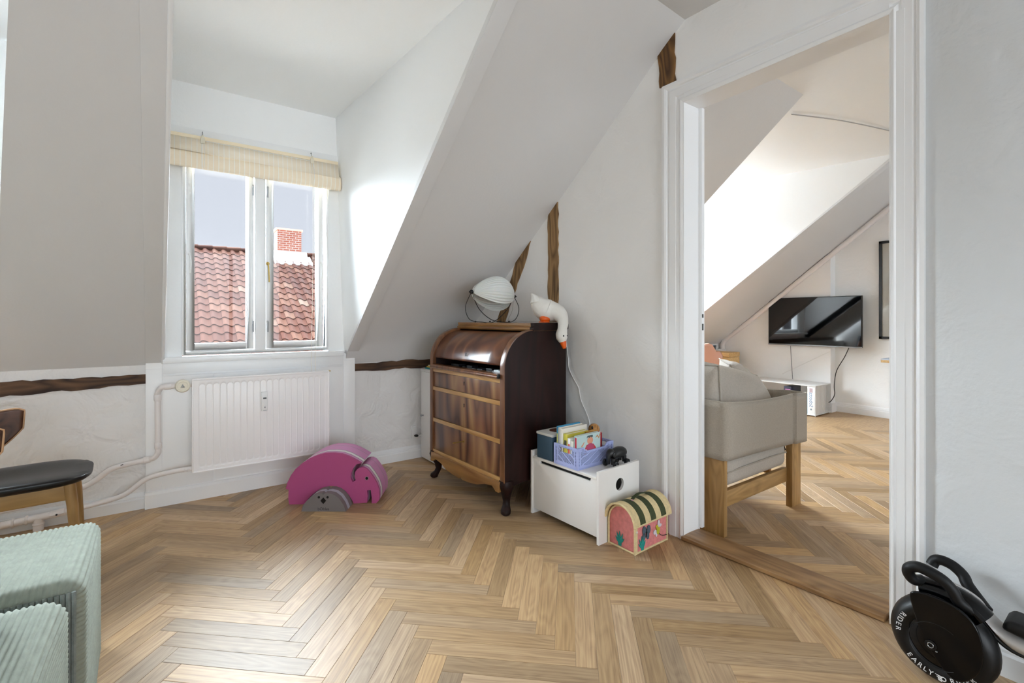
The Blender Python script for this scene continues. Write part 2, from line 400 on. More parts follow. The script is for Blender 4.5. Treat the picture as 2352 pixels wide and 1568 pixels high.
# ---- window wall of the dormer
WT = 2.29
wwall = MB()
wwall.quadslab([(-.045, 3.14, .78), (.042, 3.14, .78), (.042, 3.14, WT+.03), (-.045, 3.14, WT+.03)], (0, .13, 0))
wwall.quadslab([(.810, 3.14, .78), (.93, 3.14, .78), (.93, 3.14, WT+.03), (.810, 3.14, WT+.03)], (0, .13, 0))
wwall.quadslab([(.042, 3.14, 1.96), (.810, 3.14, 1.96), (.810, 3.14, WT+.03), (.042, 3.14, WT+.03)], (0, .13, 0))
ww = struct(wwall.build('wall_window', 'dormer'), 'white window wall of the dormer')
struct(MB().box(-.04, .885, 3.128, 3.145, 1.96, 2.045).build('trim_1', 'paint', bevel=.003), 'white board above the blind')
# ---- window
win = sroot('window_1', 'white two-sash casement window in the dormer')
def rect_frame(x0, x1, z0, z1, w, y0, y1, wb=None):
    wb = wb or w
    return (MB().box(x0, x0+w, y0, y1, z0, z1).box(x1-w, x1, y0, y1, z0, z1).box(x0+w, x1-w, y0, y1, z0, z0+wb).box(x0+w, x1-w, y0, y1, z1-w, z1))
rect_frame(.039, .812, .80, 1.97, .019, 3.125, 3.20).build('window_frame', 'paint', win, bevel=.002)
MB().box(.392, .447, 3.112, 3.20, .815, 1.955).build('mullion', 'paint', win, bevel=.004)
for x0, x1, hs in ((.060, .386, 1), (.453, .773, 0)):
    sash = rect_frame(x0, x1, .822, 1.95, .038, 3.128, 3.175, .040).build('sash', 'paint', win, bevel=.004)
    MB().box(x0+.03, x1-.03, 3.150, 3.154, .85, 1.92).build('pane', 'glass', sash)
    MB().box(x0+.034, x1-.034, 3.135, 3.142, .856, .861).build('bead', 'paint', sash)
    hx = x0+.014 if hs else x1-.012
    MB().lathe([(.008, 0), (.008, .004), (.004, .006), (.004, .014)], (hx, 3.128, 1.352), 12, (0, -1, 0)).tube(smoothpath([(hx, 3.116, 1.352), (hx+.004, 3.112, 1.335), (hx+.007, 3.113, 1.30), (hx+.004, 3.112, 1.245)], 4), .0042, 8).build('handle', 'white', sash)
    cx = x1-.004 if hs else x0+.005
    for zz in (1.745, .95):
        MB().box(cx-.004, cx+.004, 3.118, 3.13, zz-.022, zz+.018).tube([(cx, 3.114, zz-.03), (cx, 3.114, zz+.028)], .004, 8).lathe([(.0, 0), (.006, .003), (.004, .009), (0, .012)], (cx, 3.114, zz+.026), 10).build('hinge_catch', 'metal', sash)
hx = .459
MB().lathe([(.010, 0), (.010, .005), (.004, .007), (.004, .015)], (hx, 3.128, 1.325), 12, (0, -1, 0)).tube(smoothpath([(hx, 3.113, 1.325), (hx+.003, 3.110, 1.29), (hx+.006, 3.110, 1.215)], 4), [.004]*9, 8).build('handle', 'brass', win)
# ---- cheeks and dormer ceiling
def cheek_edge_r(z): return (.922+(z-.757)*(.985-.922)/(2.29-.757), sy(z), z)
def ruled(name, A, B, off, label, n=8):
    A = [Vector(p) for p in A]; B = [Vector(p) for p in B]; off = Vector(off); vs = []; m = 9
    for i in range(n+1):
        a = A[0].lerp(A[1], i/n); b = B[0].lerp(B[1], i/n); vs += [a.lerp(b, k/(m-1)) for k in range(m)]
    N = len(vs); vs2 = [v+off for v in vs]; fs = []
    for i in range(n):
        for k in range(m-1):
            q = (i*m+k, i*m+k+1, (i+1)*m+k+1, (i+1)*m+k); fs += [q, tuple(N+t for t in reversed(q))]
        for k in (0, m-1): fs.append((i*m+k, (i+1)*m+k, N+(i+1)*m+k, N+i*m+k))
    for k in range(m-1):
        for i in (0, n): fs.append((i*m+k, i*m+k+1, N+i*m+k+1, N+i*m+k))
    return struct(MB().add(vs+vs2, fs).build(name, 'dormer', ang=50), label)
ruled('wall_cheek', [(.905, 3.15, .755), (.853, 3.15, 2.32)], [(.922, 3.155, .757), cheek_edge_r(2.32)], (.05, 0, .05), 'right cheek of the dormer')
ruled('wall_cheek', [(-.040, 3.15, .755), (-.027, 3.15, 2.32)], [(-.046, sy(.757), .757), (.001, sy(2.32), 2.32)], (-.04, 0, .04), 'left cheek of the dormer')
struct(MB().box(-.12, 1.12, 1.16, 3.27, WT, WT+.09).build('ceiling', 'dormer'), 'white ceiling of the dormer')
# ---- sloping ceilings
def slope_slab(name, pl, pr, ys, zl, zr, label, mat='slope'):
    mb = MB(); n = len(ys); up = Vector((0, .09*math.sin(R(40)), .09*math.cos(R(40))))
    L = [Vector((pl(y), y, zl(y))) for y in ys]; Q = [Vector((pr(y), y, zr(y))) for y in ys]; m = 9
    vs = []
    for a, b in zip(L, Q): vs += [a.lerp(b, k/(m-1)) for k in range(m)]
    top = [v+up for v in vs]; N = len(vs); fs = []
    for j in range(n-1):
        for i in range(m-1):
            q = (j*m+i, j*m+i+1, (j+1)*m+i+1, (j+1)*m+i); fs += [q, tuple(N+t for t in reversed(q))]
    for j in range(n-1):
        for i in (0, m-1): fs.append((j*m+i, (j+1)*m+i, N+(j+1)*m+i, N+j*m+i))
    for i in range(m-1):
        for j in (0, n-1): fs.append((j*m+i, j*m+i+1, N+j*m+i+1, N+j*m+i))
    mb.add(vs+top, fs); return struct(mb.build(name, mat, ang=50), label)
CE = 2.36
ledge = lambda y: -.046+(3.15-y)*.0267
lledge = lambda y: -.67+(3.15-y)*.235
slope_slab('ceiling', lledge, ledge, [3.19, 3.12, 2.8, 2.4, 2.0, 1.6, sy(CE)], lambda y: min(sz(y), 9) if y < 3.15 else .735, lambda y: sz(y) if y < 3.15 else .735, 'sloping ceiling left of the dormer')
redge = lambda y: .92+(3.15-y)*.0346
rwall = lambda y: wx(y)+.03
def zr_(y): return .703 if y > 3.15 else (.703+(szr(3.05)-.703)*(3.15-y)/.1 if y > 3.05 else szr(y))
def zl_(y): return .703 if y > 3.17 else (sz(y) if y < 3.10 else .703+(sz(3.1)-.703)*(3.165-y)/.065)
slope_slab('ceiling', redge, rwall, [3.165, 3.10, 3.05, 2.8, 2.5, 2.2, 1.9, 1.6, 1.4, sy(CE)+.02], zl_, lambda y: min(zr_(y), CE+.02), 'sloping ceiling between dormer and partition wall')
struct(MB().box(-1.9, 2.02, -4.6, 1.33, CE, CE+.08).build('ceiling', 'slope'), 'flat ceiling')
# edge boards on the slopes
def edge_board(name, xa, xb, y0, y1, zf, t=.006):
    q = [(xa(y0), y0, zf(y0)), (xb(y0), y0, zf(y0)), (xb(y1), y1, zf(y1)), (xa(y1), y1, zf(y1))]
    return struct(MB().quadslab(q, (0, -t*math.sin(R(40)), -t*math.cos(R(40)))).build(name, 'slope', bevel=.0015))
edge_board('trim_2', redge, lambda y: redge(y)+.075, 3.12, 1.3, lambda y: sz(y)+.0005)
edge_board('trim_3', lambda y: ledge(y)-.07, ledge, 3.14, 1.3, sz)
struct(MB().tube([(ledge(y)+.004, y-.004, sz(y)-.006) for y in (3.14, 2.6, 2.0, 1.3)], .008, 10).build('trim_4', 'paint'), 'rounded corner bead of the dormer')
# ---- second dormer at the far left (mostly out of frame)
ruled('wall_cheek', [(-.672, 3.15, .755), (-.60, 3.15, 2.32)], [(lledge(3.149), 3.149, .7575), (lledge(sy(2.32)), sy(2.32), 2.32)], (.05, 0, .05), 'cheek of the neighbouring dormer')
struct(MB().box(-1.9, -.20, 1.16, 3.27, WT, WT+.07).build('ceiling', 'dormer'), 'ceiling of the neighbouring dormer')
w2 = MB().box(-.85, -.672, 3.14, 3.26, .7, 2.3).box(-.68, -.58, 3.16, 3.26, .9, 2.3).box(-1.9, -1.36, 3.14, 3.26, .7, 2.3).box(-1.36, -.85, 3.14, 3.26, 1.80, 2.3).box(-1.36, -.85, 3.14, 3.26, .7, .95)
struct(w2.build('wall_window', 'dormer'), 'window wall of the neighbouring dormer')
win2 = sroot('window_2', 'window of the neighbouring dormer')
rect_frame(-1.36, -.85, .95, 1.80, .045, 3.15, 3.2).build('window_frame', 'paint', win2, bevel=.002)
MB().box(-1.125, -1.085, 3.15, 3.2, .99, 1.76).build('mullion', 'paint', win2)

struct(MB().box(-2.0, -1.9, -4.6, 3.4, 0, 2.5).build('wall_left', 'wall'), 'unseen white wall at the left, added to keep sun out')  # unseen wall added to keep sun from entering at the left
struct(MB().quadslab([(-3, 3.28, .62), (7, 3.28, .62), (7, 6.3, -1.6), (-3, 6.3, -1.6)], (0, 0, -.1)).build('bounce_roof', plain('pale_bounce_roof', '#d6d4d2', .6, noise=.08, nscale=3)), 'unseen pale roof plane added to bounce light into the dormers')  # unseen roof plane, kept pale to bounce light onto the dormer ceiling
# ---- partition wall with doorway
DY0, DY1 = .536, 1.279                      # opening
def dz(y): return 1.9755+(1.279-y)*.0287    # the door head is a little out of level
wb = MB()
wb.quadslab([(wx(1.31), 1.31, 0), (wx(3.2), 3.2, 0), (wx(3.2), 3.2, 1.1), (wx(2.4), 2.4, 1.75), (wx(1.34), 1.34, 2.5), (wx(1.31), 1.31, 2.5)], (.1, 0, 0))
wb.quadslab([(wx(1.31), 1.31, 2.01), (wx(1.31), 1.31, 2.5), (wx(.45), .45, 2.5), (wx(.45), .45, 2.03)], (.1, 0, 0))
wr = struct(wb.build('wall_right', 'wall', ang=20), 'white plastered partition wall with the doorway')
rp = MB().prism([(1.927, .52), (1.925, .43), (1.905, .372), (1.906, .2), (1.915, -4.6), (2.02, -4.6), (2.02, .52)], XY, 0, 2.5)
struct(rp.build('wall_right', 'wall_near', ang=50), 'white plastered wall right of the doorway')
def on_wall(p, q, d): return (wx(p)+d, p, q)
beam([(2.199, .90), (2.199, 1.618), (2.191, 1.649), (2.176, 1.664), (2.112, 1.691), (2.112, .90)], on_wall, -.006, .03, 'timber_v', wr, 11, 'timber_post')
beam([(1.418, 2.095), (1.428, 2.278), (1.341, 2.345), (1.332, 2.095)], on_wall, -.006, .03, 'timber_top', wr, 12, 'timber_post')
beam([(2.361, 1.494), (2.408, 1.383), (2.425, 1.34), (2.478, 1.259), (2.632, .97), (2.757, .79), (2.852, .785), (2.722, .97), (2.547, 1.287), (2.51, 1.376), (2.469, 1.414)], on_wall, -.006, .03, 'timber_v', wr, 13, 'timber_brace')
# door case
dr = sroot('door_1', 'white moulded door case of the open doorway')
cf = lambda y: 1.870-K*(y-1.279)            # casing face
prof = [(0, .03), (0, 0), (.12, -.002), (.2, .002), (.24, .008), (.3, .008), (.34, .003), (.62, .004), (.66, .009), (.74, .009), (.80, .003), (.86, .0), (.93, .002), (.985, .006), (.98, .03)]
IN = [(1.279, 0), (1.279, dz(1.279)), (.536, dz(.536)), (.536, 0)]
OUT = [(1.391, 0), (1.391, dz(1.279)+.110), (.4475, dz(.536)+.095), (.4475, 0)]
for nm, i in (('casing', 0), ('casing_head', 1), ('casing', 2)):
    def sec(k):
        return [(lambda y, z: (cf(y)+h, y, z))(OUT[k][0]+(IN[k][0]-OUT[k][0])*t, OUT[k][1]+(IN[k][1]-OUT[k][1])*t) for t, h in prof]
    a, b = sec(i), sec(i+1); n = len(prof)
    MB().add(a+b, [(k, k+1, n+k+1, n+k) for k in range(n-1)]+[tuple(range(n)), tuple(range(2*n-1, n-1, -1))]).build(nm, 'paint', dr, ang=20)
jb = lambda y: cf(y)+.13
MB().quadslab([(cf(1.279)+.004, 1.279, 0), (jb(1.279), 1.279, 0), (jb(1.279), 1.279, dz(1.279)), (cf(1.279)+.004, 1.279, dz(1.279))], (0, .04, 0)).build('jamb', 'paint', dr)
MB().quadslab([(cf(.536)+.004, .536, 0), (jb(.536), .536, 0), (jb(.536), .536, dz(.536)), (cf(.536)+.004, .536, dz(.536))], (0, -.04, 0)).build('jamb', 'paint', dr)
MB().quadslab([(cf(1.279)+.004, 1.279, dz(1.279)), (jb(1.279), 1.279, dz(1.279)), (jb(.536), .536, dz(.536)), (cf(.536)+.004, .536, dz(.536))], (0, 0, .04)).build('jamb_head', 'paint', dr)
MB().box(jb(1.279)-.012, jb(1.279)+.01, 1.262, 1.28, .03, dz(1.279)).build('door_stop', 'paint', dr, bevel=.002)
for z0, z1 in ((1.003, 1.020), (.945, .975)):
    MB().box(jb(1.279)-.010, jb(1.279)-.001, 1.2605, 1.263, z0, z1).build('strike_plate', 'black', dr)
# threshold
th = MB().prism([(0, 0), (0, .012), (.012, .022), (.05, .024), (.125, .022), (.14, .012), (.14, 0)], lambda p, q, d: (cf(d)-.004+p, d, q), .545, 1.285)
struct(th.build('trim_5', 'threshold', bevel=.002, ang=25), 'worn oak threshold in the doorway')
MB().prism([(0, 0), (-.006, .006), (-.006, .018), (0, .02)], lambda p, q, d: (cf(d)-.004+p, d, q), .547, 1.283).build('nosing', 'threshold', D.objects['trim_5'])

# ---- far room shell
FX = 5.82
fwall = struct(MB().box(FX, FX+.12, -4.6, 2.11, 0, 2.6).box(5.70, FX+.12, 2.11, 3.6, 0, 2.6).build('wall_far', 'wall'), 'white end wall of the far room')
skirting('baseboard_far', (FX, -1.0), (FX, 2.11), (-1, 0), .1, .02)
skirting('baseboard_far', (5.70, 2.09), (5.70, 3.4), (-1, 0), .1, .02)
MB().box(5.70, FX, 2.09, 2.115, 0, .1).build('baseboard_return', 'paint', fwall)
fk = struct(MB().box(2.0, FX, 3.36, 3.55, 0, .70).build('wall_back', 'rough_wall'), 'knee wall of the far room')
beam([(2.1, .64), (5.45, .62), (5.47, .66), (5.4, .69), (2.1, .70)], XZ, 3.352, 3.40, 'timber', fk, 21)
sF = lambda y: .85+math.tan(R(39.2))*(3.15-y)
yF = lambda z: 3.15-(z-.85)/math.tan(R(39.2))
ysF = [3.40, 3.0, 2.6, 2.2, 1.8, yF(CE)]
slope_slab('ceiling', lambda y: 2.0, lambda y: 3.115, ysF, sF, sF, 'sloping ceiling just beyond the doorway')
slope_slab('ceiling', lambda y: 4.55+(2.95-y)*.18, lambda y: 5.83, ysF, sF, sF, 'sloping ceiling beside the television wall')
struct(MB().box(2.0, FX+.05, -4.6, yF(CE)+.03, CE, CE+.08).build('ceiling', 'dormer'), 'flat ceiling of the far room')
struct(MB().box(3.05, 4.95, yF(CE)-.02, 3.6, CE+.001, CE+.07).build('ceiling', 'dormer'), 'dormer ceiling of the far room')
struct(MB().quadslab([(3.115, 3.40, sF(3.4)), (3.115, yF(CE), CE+.02), (3.115, 3.40, CE+.02)], (-.04, 0, 0)).build('wall_cheek', 'dormer'), 'near cheek of the far dormer')
ce = lambda y: 4.55+(2.95-y)*.18
struct(MB().quadslab([(ce(3.4), 3.40, sF(3.4)), (ce(2.6), 2.6, sF(2.6)), (ce(yF(CE)), yF(CE), CE+.02), (ce(3.4), 3.40, CE+.02)], (.04, 0, 0)).build('wall_cheek', 'dormer'), 'far cheek of the far dormer')
edge_board('trim_6', ce, lambda y: ce(y)+.09, 3.3, yF(CE)+.03, sF)
w3 = MB().box(3.1, 3.30, 3.40, 3.52, .6, CE).box(4.32, 4.75, 3.40, 3.52, .6, CE).box(3.30, 4.32, 3.40, 3.52, 2.05, CE).box(3.30, 4.32, 3.40, 3.52, .6, .78)
struct(w3.build('wall_window', 'dormer'), 'window wall of the far dormer')
win3 = sroot('window_3', 'window of the far dormer')
rect_frame(3.30, 4.32, .78, 2.05, .05, 3.41, 3.47).build('window_frame', 'paint', win3, bevel=.002)
MB().box(3.795, 3.845, 3.41, 3.47, .83, 2.0).build('mullion', 'paint', win3)
MB().box(3.18, 4.46, 3.33, 3.42, .75, .78).build('window_sill', 'paint', win3)

# ---- bars added in front of the rear fill lights, out of frame
for nm, xa, xb in (('fill_frame_near', -1.88, 1.88), ('fill_frame_far', 2.1, 5.75)):
    wv = sroot(nm, 'added frame before the unseen rear fill light')
    rect_frame(xa, xb, .02, CE-.02, .07, -4.6, -4.55).build('window_frame', 'paint', wv)
    for k in (1, 2, 3):
        xm = xa+(xb-xa)*k/4; MB().box(xm-.03, xm+.03, -4.6, -4.55, .09, CE-.09).build('mullion', 'paint', wv)

#==================================================================== THINGS
# ---- roller blind
bl = thing('roller_blind', 'rolled-up cream bamboo blind hanging over the dormer window', 'blind', (.41, 3.09, 1.8))
M['bamboo'] = stripes('cream_bamboo_cloth', '#f6e6cc', '#fbf4e6', 0, 40, .82, .75)
M['bamboo2'] = stripes('cream_bamboo_flap', '#f8ebd5', '#fbf5ea', 0, 40, .85, .75)
MB().box(-.029, .856, 3.088, 3.118, 1.976, 1.996).build('head_rail', plain('cream_blind_rail', '#f4e4c6', .6), bl, True, bevel=.003)
MB().add([(-.029, 3.090, 1.976), (.856, 3.090, 1.976), (.858, 3.072, 1.886), (-.029, 3.072, 1.902)], [(0, 1, 2, 3)]).build('valance', 'bamboo2', bl, True, solid=.003)
def rollsec(x, c):
    return [(x, 3.092+.028*math.cos(a), c+.045*math.sin(a)) for a in [2*math.pi*k/20 for k in range(20)]]
rm = MB(); nseg = 60
vs = []
for i in range(nseg+1):
    t = i/nseg; vs += rollsec(-.030+.899*t, 1.862-.006*t+.0006*(i % 2))
rm.add(vs, [(i*20+k, i*20+(k+1) % 20, (i+1)*20+(k+1) % 20, (i+1)*20+k) for i in range(nseg) for k in range(20)]+[tuple(range(20)), tuple(range((nseg+1)*20-1, nseg*20-1, -1))]).build('rolled_cloth', 'bamboo', bl, True)
for cx in (.134, .699):
    cl = MB().box(cx-.010, cx+.010, 3.078, 3.092, 1.955, 1.985).box(cx-.006, cx+.006, 3.080, 3.090, 1.985, 2.0).build('pulley_clip', plain('cream_clip', '#e3dcc8', .5), bl, True, bevel=.002)
    MB().tube(smoothpath([(cx, 3.125, 2.025), (cx, 3.11, 2.028), (cx, 3.100, 2.018), (cx, 3.095, 2.0)], 4), .0018, 6).build('hook', 'steel', cl, True)
    for dx in (-.004, .005):
        MB().tube([(cx+dx, 3.083, 1.958), (cx+dx*1.5, 3.064, 1.90), (cx+dx*1.4, 3.058, 1.86), (cx+dx, 3.07, 1.822)], .0012, 6).build('cord', 'white', bl, True)
for dx in (0, .018):
    MB().tube(smoothpath([(.699+dx*.3, 3.066, 1.83), (.702+dx*.6, 3.075, 1.4), (.698+dx, 3.088, .9), (.695+dx*1.4, 3.09, .70), (.70+dx*1.5, 3.09, .665)], 4), .0011, 6).build('pull_cord', plain('cream_cord', '#efe7d6', .7), bl, True)
MB().tube([(.14, 3.084, 1.972), (.69, 3.084, 1.968)], .0012, 6).build('cord', 'white', bl, True)

# ---- radiator
ra = thing('radiator', 'white ribbed panel radiator under the dormer window', 'radiator', (.44, 3.06, 0))
x0, x1, z0, z1 = .085, .787, .176, .676
def flute(u, v):
    x = x0+(x1-x0)*u; z = z0+(z1-z0)*v; y = 3.034
    gx0, gx1, gz0, gz1 = x0+.028, x1-.022, z0+.026, z1-.030
    if gx0 < x < gx1 and gz0 < z < gz1:
        ph = (x-gx0)/(gx1-gx0)*20; k = .5-.5*math.cos(2*math.pi*ph); e = min(1, (z-gz0)/.012, (gz1-z)/.012)
        y += .012*(k**.8)*e
    return (x, y, z)
rb = MB().grid(flute, 241, 60)
rb.build('front_panel', 'radiator', ra, True, ang=60)
MB().box(x0, x1, 3.036, 3.05, z0, z1).box(x0+.006, x1-.006, 3.05, 3.085, z0+.006, z1-.008).build('body', 'radiator', ra, True, bevel=.003)
MB().box(x0-.001, x1+.001, 3.030, 3.05, z1-.008, z1+.002).box(x0-.001, x1+.001, 3.030, 3.05, z0-.002, z0+.006).box(x0-.002, x0+.006, 3.030, 3.05, z0, z1).box(x1-.006, x1+.002, 3.030, 3.05, z0, z1).build('rim', 'radiator', ra, True, bevel=.003)
for xx in (.18, .70): MB().box(xx-.012, xx+.012, 3.085, 3.14, .30, .60).build('bracket', 'white', ra, True)
mt = MB().box(.411, .443, 3.012, 3.034, .471, .580).build('heat_meter', plain('white_meter_plastic', '#f2f2f2', .35), ra, True, bevel=.003)
MB().box(.419, .436, 3.0112, 3.0125, .541, .549).build('display', plain('grey_lcd', '#50565a', .2), mt, True)
MB().box(.4245, .4315, 3.0112, 3.0125, .489, .497).build('mark', plain('grey_print', '#9a9a9e', .5), mt, True)
MB().box(.420, .437, 3.0112, 3.0125, .475, .478).build('mark', 'steel', mt, True)
MB().lathe([(.006, 0), (.006, .01), (.003, .012), (.003, .016)], (.787, 3.06, .672), 10, (1, 0, 0)).build('air_vent', 'brass', ra, True)
vl = MB().tube([(.086, 3.055, .644), (.012, 3.055, .644)], .010, 12).tube([(.030, 3.055, .644), (.000, 3.055, .644)], .013, 12).build('valve_body', 'pipe', ra, True)
kn = MB().lathe([(.024, 0), (.032, .006), (.034, .012), (.034, .026), (.029, .034), (.024, .034), (.022, .032), (0, .032)], (.043, 3.048, .645), 28, (0, -1, 0)).build('thermostat_knob', plain('ivory_plastic', '#ece5d2', .4), ra, True)
MB().add([(.033, 3.0152, .638), (.053, 3.0152, .638), (.043, 3.0152, .656)], [(0, 1, 2)]).build('triangle_mark', plain('grey_mark', '#a9a9a6', .5), kn, True, solid=.001)
# ---- heating pipes
hp = thing('heating_pipe', 'white painted heating pipe rising to the radiator valve', 'pipe', (-.06, 3.09, 0))
up = smoothpath([(.005, 3.055, .644), (-.028, 3.06, .644), (-.050, 3.075, .636), (-.062, 3.085, .612), (-.063, 3.088, .57), (-.061, 3.088, .33), (-.063, 3.090, .296), (-.078, 3.098, .272), (-.105, 3.118, .262), (-.2, 3.13, .248), (-.26, 3.132, .232), (-.35, 3.135, .17), (-.55, 3.135, .12), (-.9, 3.135, .11)], 5)
MB().tube(up, .0135, 14).build('pipe_run', 'pipe', hp, True)
for p, d in (((-.02, 3.058, .644), (1, 0, 0)), ((-.063, 3.087, .585), (0, 0, 1)), ((-.061, 3.088, .335), (0, 0, 1)), ((-.108, 3.119, .261), (1, 0, .1))):
    d = Vector(d).normalized(); p = Vector(p)
    MB().tube([p-d*.016, p-d*.012, p+d*.012, p+d*.016], [.0145, .017, .017, .0145], 12).build('coupling', 'pipe', hp, True)
MB().tube([(-.205, 3.116, .255), (-.215, 3.1155, .252)], .002, 6).build('chip_mark', 'black', hp, True)
lp_ = thing('heating_pipe', 'lower white heating pipe curving from radiator foot to floor', 'pipe', (-.45, 3.10, 0))
lo = smoothpath([(.088, 3.055, .195), (.03, 3.06, .196), (-.05, 3.085, .183), (-.115, 3.105, .163), (-.19, 3.115, .105), (-.25, 3.12, .085), (-.35, 3.12, .072), (-.43, 3.12, .064)], 5)
MB().tube(lo, .0125, 14).build('pipe_run', 'pipe', lp_, True)
for p in ((.07, 3.056, .1955), (.055, 3.058, .196)):
    MB().lathe([(.013, -.006), (.015, -.004), (.015, .004), (.013, .006)], p, 6, (1, 0, 0)).build('union_nut', 'pipe', lp_, True)
MB().tube([(-.42, 3.12, .066), (-.425, 3.12, .065), (-.475, 3.12, .061), (-.48, 3.12, .06)], [.013, .018, .018, .013], 8).build('valve_block', 'pipe', lp_, True)
MB().tube([(-.45, 3.102, .063), (-.45, 3.098, .063)], .004, 8).build('valve_screw', 'black', lp_, True)
MB().tube([(-.47, 3.12, .061), (-.66, 3.12, .05)], .0165, 12).tube([(-.515, 3.12, .058), (-.515, 3.12, -.002)], .019, 12).build('tee', 'pipe', lp_, True)
for p, d in (((-.555, 3.12, .056), (1, 0, 0)), ((-.60, 3.12, .053), (1, 0, 0)), ((-.515, 3.12, .03), (0, 0, 1))):
    p = Vector(p); d = Vector(d); MB().tube([p-d*.005, p, p+d*.005], [.020, .0225, .020], 12).build('collar', 'pipe', lp_, True)
MB().tube(smoothpath([(-.65, 3.12, .05), (-.69, 3.118, .052), (-.70, 3.115, .08), (-.70, 3.115, .15)], 4), .022, 12).tube([(-.69, 3.118, .047), (-.95, 3.118, .03)], .022, 12).build('pipe_elbow', 'pipe', lp_, True)

# ---- cylinder-top bureau
bu = thing('cylinder_desk', 'dark walnut roll-top bureau with three drawers and cabriole legs', 'desk', (1.362, 1.957, 0), math.atan(.05))
DW, DD = .768, .435
arc = [(.2-.2*math.cos(R(a)), .743+.194*math.sin(R(a))) for a in range(0, 91, 6)]
for ya, nm in ((0, 'side_panel'), (DW-.028, 'side_panel')):
    poly = [(0, .165)]+arc+[(DD, .937), (DD, .06), (DD-.03, .06), (DD-.05, .11), (DD-.12, .145), (.12, .150), (.06, .14)]
    MB().prism(poly, XZ, ya, ya+.028).build(nm, 'mahog', bu, bevel=.003)
MB().box(DD-.012, DD, .02, DW-.02, .15, .937).build('back_panel', 'mahog', bu)
MB().box(.01, DD-.01, .02, DW-.02, .165, .18).build('bottom_board', 'mahog', bu)
# front frame stiles and arched front edges of the sides
for ya, yb in ((.0, .036), (DW-.036, DW)):
    fa = [(-.004, .165)]+[(p[0]-.004 if p[0] < .1 else p[0], p[1]+(.003 if p[0] > .05 else 0)) for p in arc]+[(p[0]+.020 if p[0] < .19 else .2, p[1]-(.02 if p[0] > .02 else 0)) for p in reversed(arc)]+[(.02, .165)]
    MB().prism(fa, XZ, ya+.001, yb).build('stile', 'frame_wood', bu, bevel=.002)
# cylinder lid
lid = MB().grid(lambda u, v: (.2-.183*math.cos(R(4+88*v)), .034+(DW-.068)*u, .743+.176*math.sin(R(4+88*v))), 6, 26).build('cylinder_lid', 'walnut_y', bu, solid=.01)
MB().box(.0105, .0135, .375, .381, .785, .803).build('keyhole', 'black', lid)
MB().box(.03, DD-.02, .036, DW-.036, .70, .708).build('writing_board', 'mahog', bu)
rnd = random.Random(4)
pi_ = MB()
for i in range(9):
    yy = .06+i*.065; pi_.box(.03+rnd.uniform(0, .03), .10, yy, yy+rnd.uniform(.03, .06), .708, .716+rnd.uniform(0, .012))
tag(pi_.build('stationery', plain('dark_clutter', '#22252a', .3), None, origin=None), 'dark papers and stationery peeking out under the cylinder lid', 'stationery')
st = D.objects['stationery']; st.location = bu.location; st.rotation_euler = bu.rotation_euler; st['kind'] = 'stuff'
cf_ = tag(MB().box(.025, .085, .055, .13, .712, .728).build('clear_case', plain('clear_plastic_case', '#c9d2d8', .15), None, bevel=.003), 'pale plastic case under the cylinder lid at right end', 'case')
cf_.location = bu.location; cf_.rotation_euler = bu.rotation_euler
# slide ledge
MB().prism([(-.020, .694), (-.024, .700), (-.020, .705), (-.024, .711), (-.018, .716), (.03, .716), (.03, .694)], XZ, .040, DW-.040).build('slide_ledge', 'frame_wood', bu, ang=25)
MB().box(-.021, .028, .033, .041, .693, .715).build('ledge_end', 'black', bu, bevel=.002)
for z0_, z1_, m in ((.669, .694, 'light_rail'), (.554, .577, 'light_rail'), (.358, .381, 'light_rail'), (.166, .186, 'light_rail')):
    MB().box(-.002, .03, .036, DW-.036, z0_, z1_).build('rail', m, bu, bevel=.001)
for z0_, z1_, kz in ((.578, .668, .63), (.382, .553, .505), (.187, .357, .300)):
    d = MB().box(.003, .022, .039, DW-.039, z0_+.001, z1_-.001).build('drawer', 'walnut', bu, bevel=.0015)
    MB().lathe([(.005, 0), (.005, .0012), (.002, .0014)], (.003, DW/2, kz+.006), 12, (-1, 0, 0)).box(.001, .004, DW/2-.0022, DW/2+.0022, kz-.010, kz+.004).build('escutcheon', 'black' if kz != .300 else 'brass', d)
    if kz == .300:
        MB().tube([(.002, DW/2, kz), (-.045, DW/2+.004, kz+.002)], .003, 8).tube([(-.045+.012*math.cos(a)-.012, DW/2+.004+.008*math.sin(a), kz+.002) for a in [k*math.pi/6 for k in range(12)]], .0018, 6, closed=True).build('key', 'brass', d)
# shaped apron
ap = [(.03, .168), (DW-.03, .168), (DW-.03, .115), (DW-.055, .115), (DW-.09, .135), (DW-.16, .125), (DW-.22, .105), (DW-.30, .095), (DW/2+.012, .092), (DW/2, .101), (DW/2-.012, .092), (.30, .095), (.22, .105), (.16, .125), (.09, .135), (.055, .115), (.03, .115)]
MB().prism(ap, lambda a, b, d: (d-(.168-b)*.12, a, b), -.012, .012).build('apron', 'apron', bu, bevel=.002)
def cab_leg(name, cx, cy, ox, oy, m):
    secs = [(.172, .0, .034), (.150, -.004, .036), (.120, -.002, .030), (.09, .008, .022), (.06, .010, .017), (.040, .004, .018), (.022, -.008, .024), (.008, -.011, .023), (0, -.010, .018)]
    vs = []; n = 14
    for z, o, r in secs:
        for k in range(n):
            a = 2*math.pi*k/n; c, s = math.cos(a), math.sin(a); q = .72
            vs.append((cx+ox*o*-1+r*math.copysign(abs(c)**q, c), cy+oy*o*-1+r*math.copysign(abs(s)**q, s), z))
    return MB().add(vs, [(i*n+k, i*n+(k+1) % n, (i+1)*n+(k+1) % n, (i+1)*n+k) for i in range(len(secs)-1) for k in range(n)]+[tuple(range(n)), tuple(range(len(vs)-1, len(vs)-n-1, -1))]).build(name, m, bu, ang=60)
